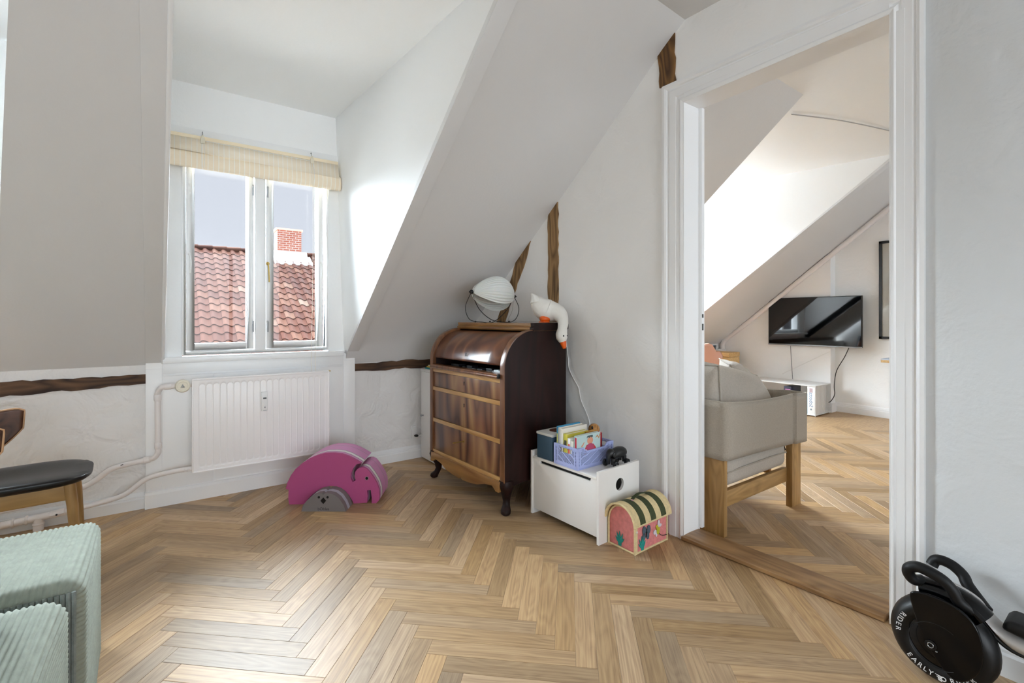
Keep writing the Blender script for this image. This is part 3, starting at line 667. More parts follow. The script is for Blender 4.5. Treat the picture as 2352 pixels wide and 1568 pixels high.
cab_leg('leg', .028, .026, -1, -1, 'mahog'); cab_leg('leg', .028, DW-.026, -1, 1, 'mahog')
for yy in (.02, DW-.02): MB().prism([(DD-.05, 0), (DD, 0), (DD, .16), (DD-.06, .16)], XZ, yy-.02, yy+.02).build('leg', 'mahog', bu)
# cornice
MB().prism([(.196, .932), (.188, .940), (.186, .950), (.196, .955), (.192, .962), (.192, .974), (DD-.002, .974), (DD-.002, .932)], XZ, .0, DW-.018).build('cornice', 'apron', bu, ang=25)
MB().prism([(.192, .935), (.184, .940), (.184, .950), (.192, .956), (.190, .976), (DD+.004, .976), (DD+.010, .968), (DD+.010, .944), (DD, .935)], XZ, -.008, .022).build('cornice_return', 'mahog', bu, ang=25)

# ---- shell lamp on the bureau
la = thing('table_lamp', 'white pleated shell lamp on black wire loops atop the bureau', 'lamp', (1.62, 2.38, .976))
t_ = NT('white_pleated_shade'); t_.b.inputs['Base Color'].default_value = lin('#efeee8'); t_.b.inputs['Roughness'].default_value = .45
t_.b.inputs['Transmission Weight'].default_value = 0; t_.b.inputs['Subsurface Weight'].default_value = .15; M['shade'] = t_.m
def W3(r, f, z): p = Vector((1.62, 2.38))+rt*r+fw*f; return Vector((p.x, p.y, z))
P1 = W3(-.168, -.06, 1.158); P2 = W3(.085, .08, 1.138)
axv = (P2-P1); axl = axv.length; ax = axv/axl; upv = (Vector((0, 0, 1))-ax*ax.z).normalized(); side = ax.cross(upv)  # side points away/toward
if side.dot(Vector((fw.x, fw.y, 0))) > 0: side = -side   # toward the viewer
def shell(a0, a1, rad, pw, nr, tw=0):
    def f(u, v):
        ang = R(a0+(a1-a0)*v); t = u; rr = rad*(math.sin(math.pi*min(max(t, .0), 1))**pw)*(.75+.42*t)
        rr *= 1+.022*math.cos(2*math.pi*nr*v)
        rr = max(rr, .004)
        c = P1.lerp(P2, .02+.96*t); return tuple(c+upv*(rr*math.cos(ang))+side*(rr*math.sin(ang)))
    return MB().grid(f, 30, nr*8+1)
shell(-24, 122, .112, .6, 15).build('front_shell', M['shade'], la, True, solid=.0015, ang=70)
shell(-172, -8, .100, .42, 14).build('rear_shell', M['shade'], la, True, solid=.0015, ang=70)
for p in (P1, P2):
    MB().ell(p, .013, .013, .013, 14, 8).tube([p-ax*.016, p+ax*.016], .005, 10).build('pivot_knob', 'black', la, True)
def wire(pts): MB().tube(smoothpath(pts, 8), .0022, 6).build('wire_loop', 'black', la, True)
wire([P1, W3(-.205, -.05, 1.07), W3(-.18, -.06, .995), W3(-.11, -.05, .9785), W3(-.04, -.01, .9785), W3(.04, .04, 1.05), P2])
wire([P1, W3(-.13, .02, 1.06), W3(-.06, .06, .995), W3(.01, .06, .9785), W3(.07, .05, .979), W3(.105, .06, 1.01), W3(.115, .07, 1.07), P2])
for p in (W3(-.145, -.055, .981), W3(-.06, -.02, .981), W3(0, .06, .981), W3(.055, .055, .981)):
    MB().ell(p, .006, .006, .005, 10, 6).build('foot_bead', 'black', la, True)
MB().tube(smoothpath([P2, W3(.075, .07, 1.05), W3(.05, .07, .979), W3(.14, .08, .979), (1.80, 2.22, .979), (1.815, 2.05, .975)], 5), .0016, 6).build('lamp_cord', plain('grey_cord', '#c4c4c0', .6), la, True)

# ---- goose figure
go = thing('goose_figure', 'white goose figure leaning its neck down over the bureau edge', 'figurine', (1.70, 2.03, .976))
M['goose'] = plain('white_painted_resin', '#ebe9e3', .45, bump=.25, bscale=70)
M['orange'] = plain('orange_paint', '#e8631c', .35)
gp = smoothpath([(1.632, 2.075, 1.125), (1.652, 2.070, 1.098), (1.680, 2.060, 1.066), (1.712, 2.045, 1.045), (1.737, 2.015, 1.035), (1.745, 1.975, 1.020), (1.735, 1.937, .985), (1.712, 1.915, .945), (1.703, 1.912, .915), (1.702, 1.908, .893), (1.704, 1.905, .872)], 4)
gr = [.006, .036, .058, .065, .056, .044, .030, .026, .031, .030, .016]
rr = []
for i in range(len(gp)):
    t = i/4; k = min(int(t), 9); rr.append(gr[k]+(gr[k+1]-gr[k])*(t-k))
MB().tube(gp, rr, 20).build('body', 'goose', go, True, ang=80)
MB().tube([(1.640, 2.06, 1.09), (1.635, 2.065, 1.12), (1.62, 2.07, 1.14)], [.03, .02, .003], 10).build('tail', 'goose', go, True, ang=80)
MB().tube([(1.704, 1.905, .879), (1.706, 1.902, .868), (1.709, 1.900, .853), (1.711, 1.898, .838)], [.0185, .017, .014, .009], 12).build('beak', 'orange', go, True, ang=70)
MB().ell((1.690, 1.881, .907), .0042, .0042, .0042, 10, 6).ell((1.716, 1.886, .907), .0042, .0042, .0042, 10, 6).build('eye', 'black', go, True)
MB().ell((1.685, 2.03, .998), .034, .028, .022, 14, 8).box(1.655, 1.70, 2.005, 2.05, .9765, .984).build('foot', 'orange', go, True, bevel=.004)

# ---- narrow white cabinet behind the bureau
ca = thing('cabinet', 'low white cabinet squeezed behind the bureau in the corner', 'cabinet', (1.447, 2.76, 0))
MB().box(1.465, 1.80, 2.76, 3.135, .03, .632).build('body', 'white', ca, True, bevel=.002)
cdoor = MB().box(1.447, 1.4635, 2.763, 3.132, .012, .622).build('door', 'white', ca, True, bevel=.002)
MB().box(1.445, 1.80, 2.758, 3.137, .624, .642).build('top_board', 'white', ca, True, bevel=.002)
MB().lathe([(.004, 0), (.004, .012), (.008, .016), (.008, .022)], (1.447, 3.09, .314), 12, (-1, 0, 0)).build('knob', 'metal', cdoor, True)
MB().box(1.47, 1.79, 2.78, 3.12, 0, .03).build('plinth', 'white', ca, True)
for i, (c, a, b) in enumerate((('#2f8f9a', 0, .012), ('#e0b63a', .012, .020), ('#d9cfae', .020, .029))):
    bk = thing('booklet', ['thin teal booklet lying lowest on the white cabinet', 'thin yellow booklet in the middle of the cabinet pile', 'pale booklet topmost on the white corner cabinet'][i], 'book', (1.53, 2.95, .642+a), 0, 'booklets on the white cabinet')
    MB().box(-.07+.006*i, .09, -.12, .14-.01*i, 0, b-a).build('cover', plain('booklet_'+c[1:], c, .5), bk, bevel=.001)
# ---- wall outlet with plug
ou = thing('wall_outlet', 'double white wall socket low on the knee wall', 'outlet', (1.405, 3.16, .19))
MB().box(1.385, 1.423, 3.150, 3.166, .145, .232).build('back_plate', 'white', ou, True, bevel=.003)
MB().box(1.389, 1.419, 3.144, 3.152, .190, .226).build('switch_cover', 'white', ou, True, bevel=.003)
MB().box(1.389, 1.419, 3.146, 3.152, .150, .186).build('socket', 'white', ou, True, bevel=.003)
pg = thing('power_plug', 'black plug with white lead in the wall socket', 'plug', (1.41, 3.14, .165))
MB().ell((1.408, 3.125, .167), .016, .018, .009, 14, 8).build('plug_body', 'black', pg, True)
MB().tube(smoothpath([(1.418, 3.115, .167), (1.43, 3.11, .169), (1.444, 3.115, .17)], 4), .0035, 8).build('lead', 'white', pg, True)
# ---- toy under the bureau
ty = thing('toy_stool', 'small red cushioned toy on white legs under the bureau', 'toy', (1.56, 2.62, 0))
MB().ell((0, 0, .075), .075, .075, .03, 20, 8).build('cushion', plain('red_fabric', '#b03a45', .8, bump=.3), ty)
MB().lathe([(.07, .03), (.078, .04), (.078, .07), (.07, .075)], (0, 0, 0), 20).build('bowl', plain('white_red_shell', '#e7d9d6', .4), ty)
for a in (.6, 2.2, 3.8, 5.4): MB().tube([(.055*math.cos(a), .055*math.sin(a), .04), (.065*math.cos(a), .065*math.sin(a), 0)], .008, 8).build('leg', 'white', ty)

# ---- toy chest
ch = thing('toy_chest', 'pale grey toy chest bench with round grip holes', 'chest', (1.523, 1.465, 0), math.atan(.05))
CWd, CDp = .457, .288
def side_with_hole(y0, y1):
    H = .322; c = (.145, .239); r = .0285; n = 24; m = 28
    ring = [(c[0]+r*math.cos(2*math.pi*k/m), c[1]+r*math.sin(2*math.pi*k/m)) for k in range(m)]
    outer = []
    for k in range(m):
        a = 2*math.pi*k/m; dx, dz_ = math.cos(a), math.sin(a); ts = []
        if dx > 1e-6: ts.append((CDp-c[0])/dx)
        if dx < -1e-6: ts.append((0-c[0])/dx)
        if dz_ > 1e-6: ts.append((H-c[1])/dz_)
        if dz_ < -1e-6: ts.append((0-c[1])/dz_)
        t = min(ts); outer.append((c[0]+dx*t, c[1]+dz_*t))
    for cx, cz in ((0, 0), (CDp, 0), (CDp, H), (0, H)):
        k = min(range(m), key=lambda i: (outer[i][0]-cx)**2+(outer[i][1]-cz)**2); outer[k] = (cx, cz)
    mb = MB(); vs = [(p[0], y, p[1]) for y in (y0, y1) for p in ring+outer]
    fs = []
    for k in range(m):
        l = (k+1) % m
        fs += [(k, l, m+l, m+k), (2*m+l, 2*m+k, 3*m+k, 3*m+l), (l, k, 2*m+k, 2*m+l), (m+k, m+l, 3*m+l, 3*m+k)]
    return mb.add(vs, fs)
for ya in (0, CWd-.013): side_with_hole(ya, ya+.013).build('side_panel', 'chestpaint', ch, ang=30)
fp = [(.013, .03), (CWd-.013, .03), (CWd-.013, .283), (.395, .283), (.39, .268), (.055, .268), (.05, .283), (.013, .283)]
MB().prism(fp, YZ, .004, .016).build('front_panel', 'chestpaint', ch, bevel=.0015)
MB().box(CDp-.012, CDp-.001, .013, CWd-.013, .03, .283).build('back_panel', 'chestpaint', ch)
MB().box(.0, CDp-.013, .014, CWd-.014, .284, .297).build('lid', 'chestpaint', ch, bevel=.003)
MB().box(.014, CDp-.012, .013, CWd-.013, .03, .04).build('bottom', 'black', ch)
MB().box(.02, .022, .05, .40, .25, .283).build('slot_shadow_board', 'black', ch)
LZ = .2975; ca_ = math.atan(.05)
def chest_pt(x, y, z): return Matrix.Translation(ch.location) @ Matrix.Rotation(ca_, 4, 'Z') @ Vector((x, y, z))
# blue box (toy cooker / record player)
bx = thing('toy_box', 'dark blue toy box with pale lid and brown disc on the chest', 'toy', chest_pt(.004, .300, LZ), ca_)
MB().box(0, .19, 0, .113, 0, .118).build('body', plain('petrol_blue_paint', '#3a5468', .55), bx, bevel=.002)
MB().box(-.003, .193, -.003, .116, .118, .131).build('lid', plain('pale_grey_paint', '#d5d6d3', .45), bx, bevel=.003)
MB().lathe([(.038, 0), (.038, .0015), (.012, .0022), (.003, .0022)], (.085, .058, .131), 28).build('disc', plain('brown_disc', '#5b3427', .4), bx)
# crate
cr = thing('folding_crate', 'lavender perforated plastic crate full of picture books', 'crate', chest_pt(.0, .128, LZ), ca_)
M['lav'] = plain('lavender_plastic', '#a9b4e4', .4)
CX_, CY_, CH_ = .245, .148, .098
def holed(nx, nz, fn, skip):
    vs = [fn(i/nx, j/nz) for j in range(nz+1) for i in range(nx+1)]; fs = []
    for j in range(nz):
        for i in range(nx):
            if not skip(i, j): fs.append((j*(nx+1)+i, j*(nx+1)+i+1, (j+1)*(nx+1)+i+1, (j+1)*(nx+1)+i))
    mb = MB(); mb.add(vs, fs); return mb
def sk(nx, nz, win=None):
    def f(i, j):
        if win and win(i, j): return True
        if i < 4 or i >= nx-4: return (i in (1, nx-2)) and 3 < j < nz-3 and j % 4 != 0
        if j < 6: return False
        if j >= nz-3: return (j == nz-2 and i % 4 in (1, 2))
        return (i+j) % 2 == 0 and (i*7+j*3) % 5 != 0
    return f
dip = lambda u: .018*max(0, min(1, (min(u, 1-u)-.16)/.08))
holed(44, 28, lambda u, v: (CX_*u, 0, (CH_-dip(u))*v), sk(44, 28)).build('long_side', 'lav', cr, solid=.004, ang=30)
holed(44, 28, lambda u, v: (CX_*u, CY_, (CH_-dip(u))*v), sk(44, 28)).build('long_side', 'lav', cr, solid=.004, ang=30)
wn = lambda i, j: 7 <= i <= 20 and 19 <= j <= 24
holed(28, 28, lambda u, v: (0, CY_*u, CH_*v), sk(28, 28, wn)).build('short_side', 'lav', cr, solid=.004, ang=30)
holed(28, 28, lambda u, v: (CX_, CY_*u, CH_*v), sk(28, 28, wn)).build('short_side', 'lav', cr, solid=.004, ang=30)
for px, py in ((0, 0), (CX_, 0), (0, CY_), (CX_, CY_)):
    MB().box(px-.005, px+.005, py-.005, py+.005, 0, CH_+.003).build('corner_post', 'lav', cr, bevel=.001)
MB().box(-.003, CX_+.003, -.003, CY_+.003, 0, .006).build('base', 'lav', cr)
rim = MB()
for ya in (-.004, CY_-.001): 
    n = 26; pts = [(CX_*k/n, CH_-dip(k/n)) for k in range(n+1)]
    rim.add([(x, y, z+dz_) for x, z in pts for y, dz_ in ((ya, -.004), (ya+.005, -.004), (ya+.005, .003), (ya, .003))], [(k*4+a, k*4+(a+1) % 4, k*4+4+(a+1) % 4, k*4+4+a) for k in range(n) for a in range(4)])
for xa in (-.004, CX_-.001): rim.box(xa, xa+.005, 0, CY_, CH_-.004, CH_+.003)
rim.build('rim', 'lav', cr, ang=30)
# books in the crate: spine faces the room
def book(y, w, x0, x1, h, col, label, spine=None, tilt=0):
    b = thing('picture_book', label, 'book', cr.matrix_basis @ Vector((x0, y, .0065)) if False else (Matrix.Translation(cr.location) @ Matrix.Rotation(ca_, 4, 'Z') @ Vector((x0, y, .0065))), ca_, 'picture books in the lavender crate')
    b.rotation_euler = (tilt, 0, ca_); L = x1-x0; m = plain('cover_'+col[1:], col, .4)
    MB().box(0, L, 0, .0018, 0, h).box(0, L, w-.0018, w, 0, h).box(0, .0018, 0, w, 0, h).build('cover', m, b, bevel=.0004)
    MB().box(.002, L-.003, .0018, w-.0018, .002, h-.003).build('pages', plain('book_pages', '#e9e4d8', .8), b)
    if spine: MB().box(-.0006, .0003, w*.2, w*.8, h*spine[1], h*spine[2]).build('spine_label', plain('spine_'+spine[0][1:], spine[0], .5), b)
    return b
book(.134, .008, .004, .16, .174, '#3f8fb4', 'tall blue picture book with yellow spine at crate back', ('#d9cf62', .25, .8))
book(.098, .034, .004, .17, .168, '#e6e1d6', 'thick cream white book tallest in the crate')
book(.070, .025, .004, .15, .146, '#cfc24a', 'yellow book with black motif on its spine', ('#3d3a2c', .55, .8))
book(.050, .018, .004, .12, .130, '#e9e6e0', 'small white book with rainbow stripes on its spine', ('#d86a4e', .45, .8))
book(.030, .018, .004, .09, .120, '#e4e0d4', 'smallest white book beside the pale blue book', ('#b9483d', .3, .4))
bb = book(.006, .018, .004, .165, .149, '#bcd5d4', 'pale blue picture book with a girl in red on its cover', ('#b3263a', .1, .95), 0)
sk_ = plain('cover_skin', '#dc9a7c', .6); rd_ = plain('cover_red', '#c03a3a', .5)
fig = lambda poly, d, m, n: MB().prism(poly, lambda a, b, e: (a, -e, b), .0, d).build(n, m, bb)
circ = lambda cx, cz, rx, rz, n=16: [(cx+rx*math.cos(2*math.pi*k/n), cz+rz*math.sin(2*math.pi*k/n)) for k in range(n)]
fig(circ(.088, .118, .020, .018), .0008, sk_, 'printed_face')
fig([(.064, .132), (.070, .142), (.105, .142), (.108, .130), (.102, .136), (.096, .130), (.090, .137), (.082, .130), (.074, .136)], .0012, plain('cover_hair', '#4a5a5c', .6), 'printed_hair')
fig([(.045, .055), (.05, .08), (.065, .10), (.11, .10), (.128, .08), (.132, .055)], .0009, rd_, 'printed_dress')
fig(circ(.088, .083, .027, .022), .0012, plain('cover_pink', '#b84a6c', .5), 'printed_ball')
fig([(.03, .095), (.038, .098), (.05, .115), (.046, .116), (.034, .104), (.026, .100)], .0009, sk_, 'printed_arm')
fig([(.125, .125), (.14, .130), (.150, .118), (.160, .135), (.157, .142), (.149, .126), (.139, .138)], .0009, plain('cover_leg', '#c98c5a', .6), 'printed_arm')
tm = text_mesh('Luna', .034, .0006); tm.xf(Matrix.Translation((.09, -.0014, .068)) @ Matrix.Rotation(R(90), 4, 'X')); tm.build('printed_title', plain('cover_white', '#f2efe8', .5), bb)
book(.030, .014, .115, .20, .138, '#a8242c', 'red book with white dots on its spine', ('#f0ece6', .35, .6))
book(.046, .012, .11, .225, .128, '#8e1f28', 'dark red book rearmost in the crate')
book(.062, .014, .125, .21, .142, '#c99038', 'orange yellow book behind the red ones')
# wooden peg figure in the crate
wf = thing('wooden_figure', 'round wooden toy bird with painted eye standing among the books', 'figurine', (1.733, 1.700, LZ+.007))
M['wfig'] = wood('light_turned_wood', '#96622c', '#c08a4a', 2, 14, 6, .35, .5, .05, coat=.3)
MB().lathe([(.012, 0), (.014, .02), (.014, .09), (.012, .105)], (0, 0, 0), 18).build('stem', 'wfig', wf)
MB().ell((0, 0, .134), .029, .029, .030, 22, 14).build('head', 'wfig', wf, ang=80)
dv = -Vector((fw.x, fw.y, 0))
MB().ell(dv*.027+Vector((0, 0, .124))+Vector((rt.x, rt.y, 0))*-.002, .006, .006, .010, 12, 8).ell(dv*.024+Vector((0, 0, .148))+Vector((rt.x, rt.y, 0))*-.013, .005, .005, .008, 12, 8).build('painted_eye', 'black', wf)
MB().tube([dv*.028+Vector((rt.x, rt.y, 0))*.004+Vector((0, 0, .136)), dv*.023+Vector((rt.x, rt.y, 0))*.018+Vector((0, 0, .128))], .0025, 8).build('painted_stripe', plain('brown_red_paint', '#7c3020', .5), wf)
# black wheeled elephant
el = thing('toy_elephant', 'small black wooden elephant on wheels beside the crate', 'toy', chest_pt(.150, .068, LZ), ca_)
M['ebony'] = wood('black_stained_wood', '#0f1011', '#26282a', 0, 10, 8, .4, .3, .1)
MB().tube(smoothpath([(.112, 0, .052), (.095, 0, .058), (.065, 0, .061), (.035, 0, .057), (.018, 0, .052)], 4), [.010, .018, .022, .024, .0255, .0265, .027, .0272, .027, .0265, .026, .025, .0245, .024, .023, .021, .014], 16).build('body', 'ebony', el, ang=80)
MB().tube(smoothpath([(.028, 0, .068), (.010, 0, .066), (-.002, 0, .054), (-.004, 0, .036), (-.002, 0, .018)], 4), [.010, .015, .018, .020, .020, .019, .017, .014, .012, .0105, .0095, .0088, .008, .0076, .0072, .007, .0068], 14).build('head_trunk', 'ebony', el, ang=80)
for s in (-1, 1):
    MB().ell((.018, s*.020, .060), .012, .004, .015, 14, 8).build('ear', 'ebony', el, ang=80)
    for xx in (.012, .095):
        MB().tube([(xx, s*.014, .045), (xx, s*.014, .016)], [.011, .010], 12).build('leg', 'ebony', el)
        wh = MB().lathe([(.010, -.006), (.0165, -.005), (.0165, .005), (.010, .006)], (xx, s*.031, .0165), 20, (0, 1, 0)).build('wheel', 'ebony', el)
        MB().lathe([(.005, 0), (.004, .003), (.001, .004)], (xx, s*.037, .0165), 12, (0, s, 0)).build('hub_cap', 'metal', wh)

# ---- house-shaped raffia basket
hb = thing('house_basket', 'pink raffia house basket with striped domed lid by the door', 'basket', (1.585, 1.317, 0), math.atan(.035))
BL, BWd = .228, .142                       # along x (to the wall), along y
M['raffia'] = plain('pink_raffia', '#d98583', .8, noise=.12, nscale=60, bump=.4, bscale=160)
M['cream'] = plain('cream_raffia', '#d8c496', .8, noise=.1, nscale=80, bump=.4, bscale=160)
M['olive'] = plain('dark_green_raffia', '#3c4426', .8, noise=.15, nscale=80, bump=.4, bscale=160)
M['teal'] = plain('teal_embroidery', '#1f8f86', .7, noise=.15, nscale=90)
top = [(BWd/2+BWd/2*.98*math.cos(R(a)), .112+.074*math.sin(R(a))) for a in range(0, 181, 15)]
MB().prism([(0, .0), (BWd, .0), (BWd, .112)]+top[::-1][::-1][1:-1][::1] if False else [(0, 0), (BWd, 0)]+[(y, z) for y, z in top], YZ, .004, BL).build('body', 'raffia', hb, bevel=.002)
def lid_pt(t, off): a = R(3+174*t); return (BWd/2+(BWd/2+.006+off)*math.cos(a), .116+(.078+off)*math.sin(a))
for k in range(7):
    xa = -.012+k*(BL+.03)/7; xb = xa+(BL+.03)/7; n = 22; mb = MB()
    vs = []
    for i in range(n+1):
        t = i/n; p, q = lid_pt(t, 0), lid_pt(t, .005); vs += [(xa, p[0], p[1]), (xb, p[0], p[1]), (xb, q[0], q[1]), (xa, q[0], q[1])]
    mb.add(vs, [(i*4+a, i*4+(a+1) % 4, i*4+4+(a+1) % 4, i*4+4+a) for i in range(n) for a in range(4)]+[(0, 1, 2, 3), tuple(range(n*4+3, n*4-1, -1))])
    mb.build('lid_stripe', 'olive' if k % 2 == 1 else 'cream', hb, ang=50)
for xx, rr_ in ((-.013, .005), (BL+.019, .004)):
    MB().tube([(xx, *lid_pt(i/22, .003)) for i in range(23)], rr_, 8).build('lid_piping', 'cream', hb)
for t in (0, 1): MB().tube([(-.013, *lid_pt(t, .003)), (BL+.019, *lid_pt(t, .003))], .0045, 8).build('lid_piping', 'cream', hb)
ed = MB()
for a, b in (((0, 0, .004), (0, BWd, .004)), ((0, 0, .004), (BL, 0, .004)), ((0, 0, 0), (0, 0, .115)), ((0, BWd, 0), (0, BWd, .115)), ((BL, 0, 0), (BL, 0, .115))): ed.tube([a, b], .0045, 8)
ed.tube([(0, y, z) for y, z in top], .004, 8); ed.build('edge_piping', 'cream', hb)
MB().box(-.003, .012, -.005, -.002, .004, .112).build('corner_tape', 'cream', hb)
MB().ell((.006, -.006, .097), .005, .004, .005, 12, 8).build('button', plain('pearl_button', '#ded8cf', .3), hb)
hd = [(.07, BWd/2, .196), (.085, BWd/2-.004, .208), (.105, BWd/2-.008, .217), (.135, BWd/2-.004, .213), (.165, BWd/2, .205), (.175, BWd/2, .198)]
hs_ = smoothpath(hd, 5); hm = MB(); vs = []
for p in hs_: vs += [(p.x, p.y-.008, p.z), (p.x, p.y+.008, p.z), (p.x, p.y+.008, p.z+.002), (p.x, p.y-.008, p.z+.002)]
hm.add(vs, [(i*4+a, i*4+(a+1) % 4, i*4+4+(a+1) % 4, i*4+4+a) for i in range(len(hs_)-1) for a in range(4)]).build('handle', 'olive', hb)
MB().box(.060, .068, BWd/2-.012, BWd/2-.004, .1985, .2005).build('fabric_tag', plain('pink_tag', '#d9a9b8', .7), hb)
def leafhand(fn, name, base, ang=0, s=1):
    mb = MB()
    for k, (a, l) in enumerate(((-38, .040), (-18, .052), (2, .056), (20, .050), (42, .036))):
        a = R(a+ang); d = (math.sin(a), math.cos(a)); n_ = (d[1], -d[0]); b0 = (base[0], base[1])
        pts = [(b0[0]-n_[0]*.004, b0[1]-n_[1]*.004), (b0[0]+d[0]*l*.6-n_[0]*.0045, b0[1]+d[1]*l*.6-n_[1]*.0045), (b0[0]+d[0]*l, b0[1]+d[1]*l), (b0[0]+d[0]*l*.6+n_[0]*.0045, b0[1]+d[1]*l*.6+n_[1]*.0045), (b0[0]+n_[0]*.004, b0[1]+n_[1]*.004)]
        mb.prism([(p[0], p[1]) for p in pts], fn, .0, .0016+.0001*k)
    mb.prism([(base[0]-.008, base[1]-.008), (base[0]+.008, base[1]-.008), (base[0]+.010, base[1]+.016), (base[0]-.010, base[1]+.016)], fn, 0, .0015)
    mb.build(name, 'teal', hb)
leafhand(lambda a, b, d: (.003-d, a, b), 'plant_patch', (.082, .018))
leafhand(lambda a, b, d: (a, -.001-d, b), 'plant_patch', (.050, .014), -8)
side_fn = lambda a, b, d: (a, -.001-d, b)
bf = MB()
for cx, cz, rx, rz in ((.062, .088, .013, .018), (.093, .085, .013, .019), (.060, .062, .011, .015), (.087, .059, .010, .015)): bf.prism(circ(cx, cz, rx, rz), side_fn, 0, .0016)
bf.build('butterfly_patch', plain('grey_blue_felt', '#4d5a66', .8, noise=.3, nscale=150), hb)
MB().prism([(.073, .056), (.077, .056), (.080, .092), (.076, .092)], side_fn, 0, .0024).build('butterfly_body', 'black', hb)
be = MB()
for cx, cz, rx, rz in ((.165, .092, .008, .016), (.176, .082, .010, .007), (.138, .060, .012, .010), (.148, .048, .006, .010)): be.prism(circ(cx, cz, rx, rz), side_fn, 0, .0016)
be.build('bee_wing', plain('white_embroidery', '#d9d2da', .8), hb)
MB().prism(circ(.160, .062, .012, .017), side_fn, 0, .0022).prism(circ(.152, .080, .008, .009), side_fn, 0, .0022).build('bee_body', plain('yellow_embroidery', '#b8b22a', .8, noise=.3, nscale=120), hb)
MB().tube(smoothpath([(.166, -.003, .05), (.178, -.003, .038), (.198, -.003, .030), (.224, -.003, .028)], 4), .0015, 6).build('stitch_line', 'black', hb)
# ---- loose white cord on the wall
cdp = [(2.029, .771), (2.022, .713), (1.987, .659), (1.946, .609), (1.933, .557), (1.913, .515), (1.89, .482), (1.864, .426), (1.85, .30)]
tag(MB().tube(smoothpath([(wx(2.06)-.004, 2.06, .95)]+[(wx(y)-.004, y, z) for y, z in cdp], 5), .0022, 8).build('lamp_cable', 'white'), 'thin white cable hanging down the wall beside the bureau', 'cable')

# ---- foam elephant
fe = thing('foam_elephant', 'large magenta foam elephant seat standing on the parquet', 'toy', (.508, 2.763, 0), math.atan2(-.555, .832))
EL = [(0.002, 0), (-.003, .026), (-.002, .079), (-.017, .084), (-.008, .118), (.011, .157), (.035, .19), (.068, .219), (.107, .245), (.152, .264), (.191, .274), (.24, .275), (.282, .27), (.321, .256), (.361, .234), (.387, .217), (.361, .213), (.341, .19), (.33, .164), (.328, .141), (.338, .116), (.356, .125), (.35, .144), (.352, .17), (.364, .186), (.38, .194), (.4, .194), (.416, .186), (.433, .166), (.452, .139), (.469, .109), (.48, .076), (.483, .043), (.48, .016), (.465, 0), (.441, 0), (.441, .03), (.436, .072), (.415, .07), (.419, .044), (.416, .004), (.344, 0), (.336, .018), (.318, .048), (.289, .078), (.256, .094), (.224, .097), (.185, .091), (.152, .073), (.123, .051), (.1, .025), (.084, 0)]
M['foam_pink'] = plain('magenta_foam', '#ad4a7e', .62, bump=.15, bscale=300)
M['foam_sheen'] = plain('magenta_foam_sheen_tone', '#cf8fba', .6, bump=.15, bscale=300)  # magenta foam made paler, with the sheen put into its colour
M['foam_grey'] = plain('grey_foam', '#8b8a8c', .6, bump=.15, bscale=300)
M['foam_white'] = plain('white_foam', '#e4dcdc', .6, bump=.15, bscale=300)
lay = [(0, .003, 'foam_grey', .0), (.003, .016, 'foam_pink', 0), (.016, .034, 'foam_sheen', 0), (.034, .040, 'foam_grey', 0), (.040, .064, 'foam_white', 0), (.064, .070, 'foam_grey', 0), (.070, .150, 'foam_sheen', 0), (.150, .153, 'foam_grey', 0), (.153, .205, 'foam_sheen', 0)]
for i, (d0, d1, m, _) in enumerate(lay):
    if i == 0: continue
    MB().prism(EL, XZ, d0-.003, d1-.003).build('foam_layer', m, fe, ang=32)
eye = MB().lathe([(.0098, 0), (.0098, .0012), (.0076, .0014), (.0076, .0006), (0, .0006)], (.415, 0, .136), 20, (0, -1, 0)).build('eye_ring', 'foam_grey', fe)
MB().lathe([(.0076, 0), (.0076, .0016), (0, .0016)], (.415, 0, .136), 18, (0, -1, 0)).build('pupil', 'black', eye)
# ---- foam chick / owl block
fo = thing('foam_owl', 'small grey half-round foam owl block before the magenta elephant', 'toy', (.541, 2.625, 0), math.atan2(-.584, .812))
OW = [(0, 0), (.009, .03), (.028, .055), (.054, .078), (.085, .092), (.106, .095), (.115, .087), (.123, .094), (.142, .095), (.171, .087), (.196, .068), (.218, .036), (.232, 0)]
M['owl_d'] = plain('dark_grey_foam', '#77706f', .6, bump=.15, bscale=300)
M['owl_l'] = plain('light_grey_foam', '#a9adb6', .6, bump=.15, bscale=300)
for d0, d1, m in ((0, .034, 'owl_d'), (.034, .062, 'owl_l'), (.062, .100, 'owl_d')): MB().prism(OW, XZ, d0, d1).build('foam_layer', m, fo, ang=25)
for ex_ in (.092, .137): MB().lathe([(.0062, 0), (.0062, .001), (0, .001)], (ex_, 0, .074), 16, (0, -1, 0)).build('eye', 'black', fo)
MB().prism([(.100, .056), (.115, .039), (.130, .056), (.115, .073)], lambda a, b, d: (a, -d, b), 0, .001).build('beak', 'black', fo)
tm = text_mesh('bObles', .021, .0004); tm.xf(Matrix.Translation((.116, -.0006, .013)) @ Matrix.Rotation(R(90), 4, 'X')); tm.build('lettering', plain('grey_print_dark', '#3f3b3c', .6), fo)

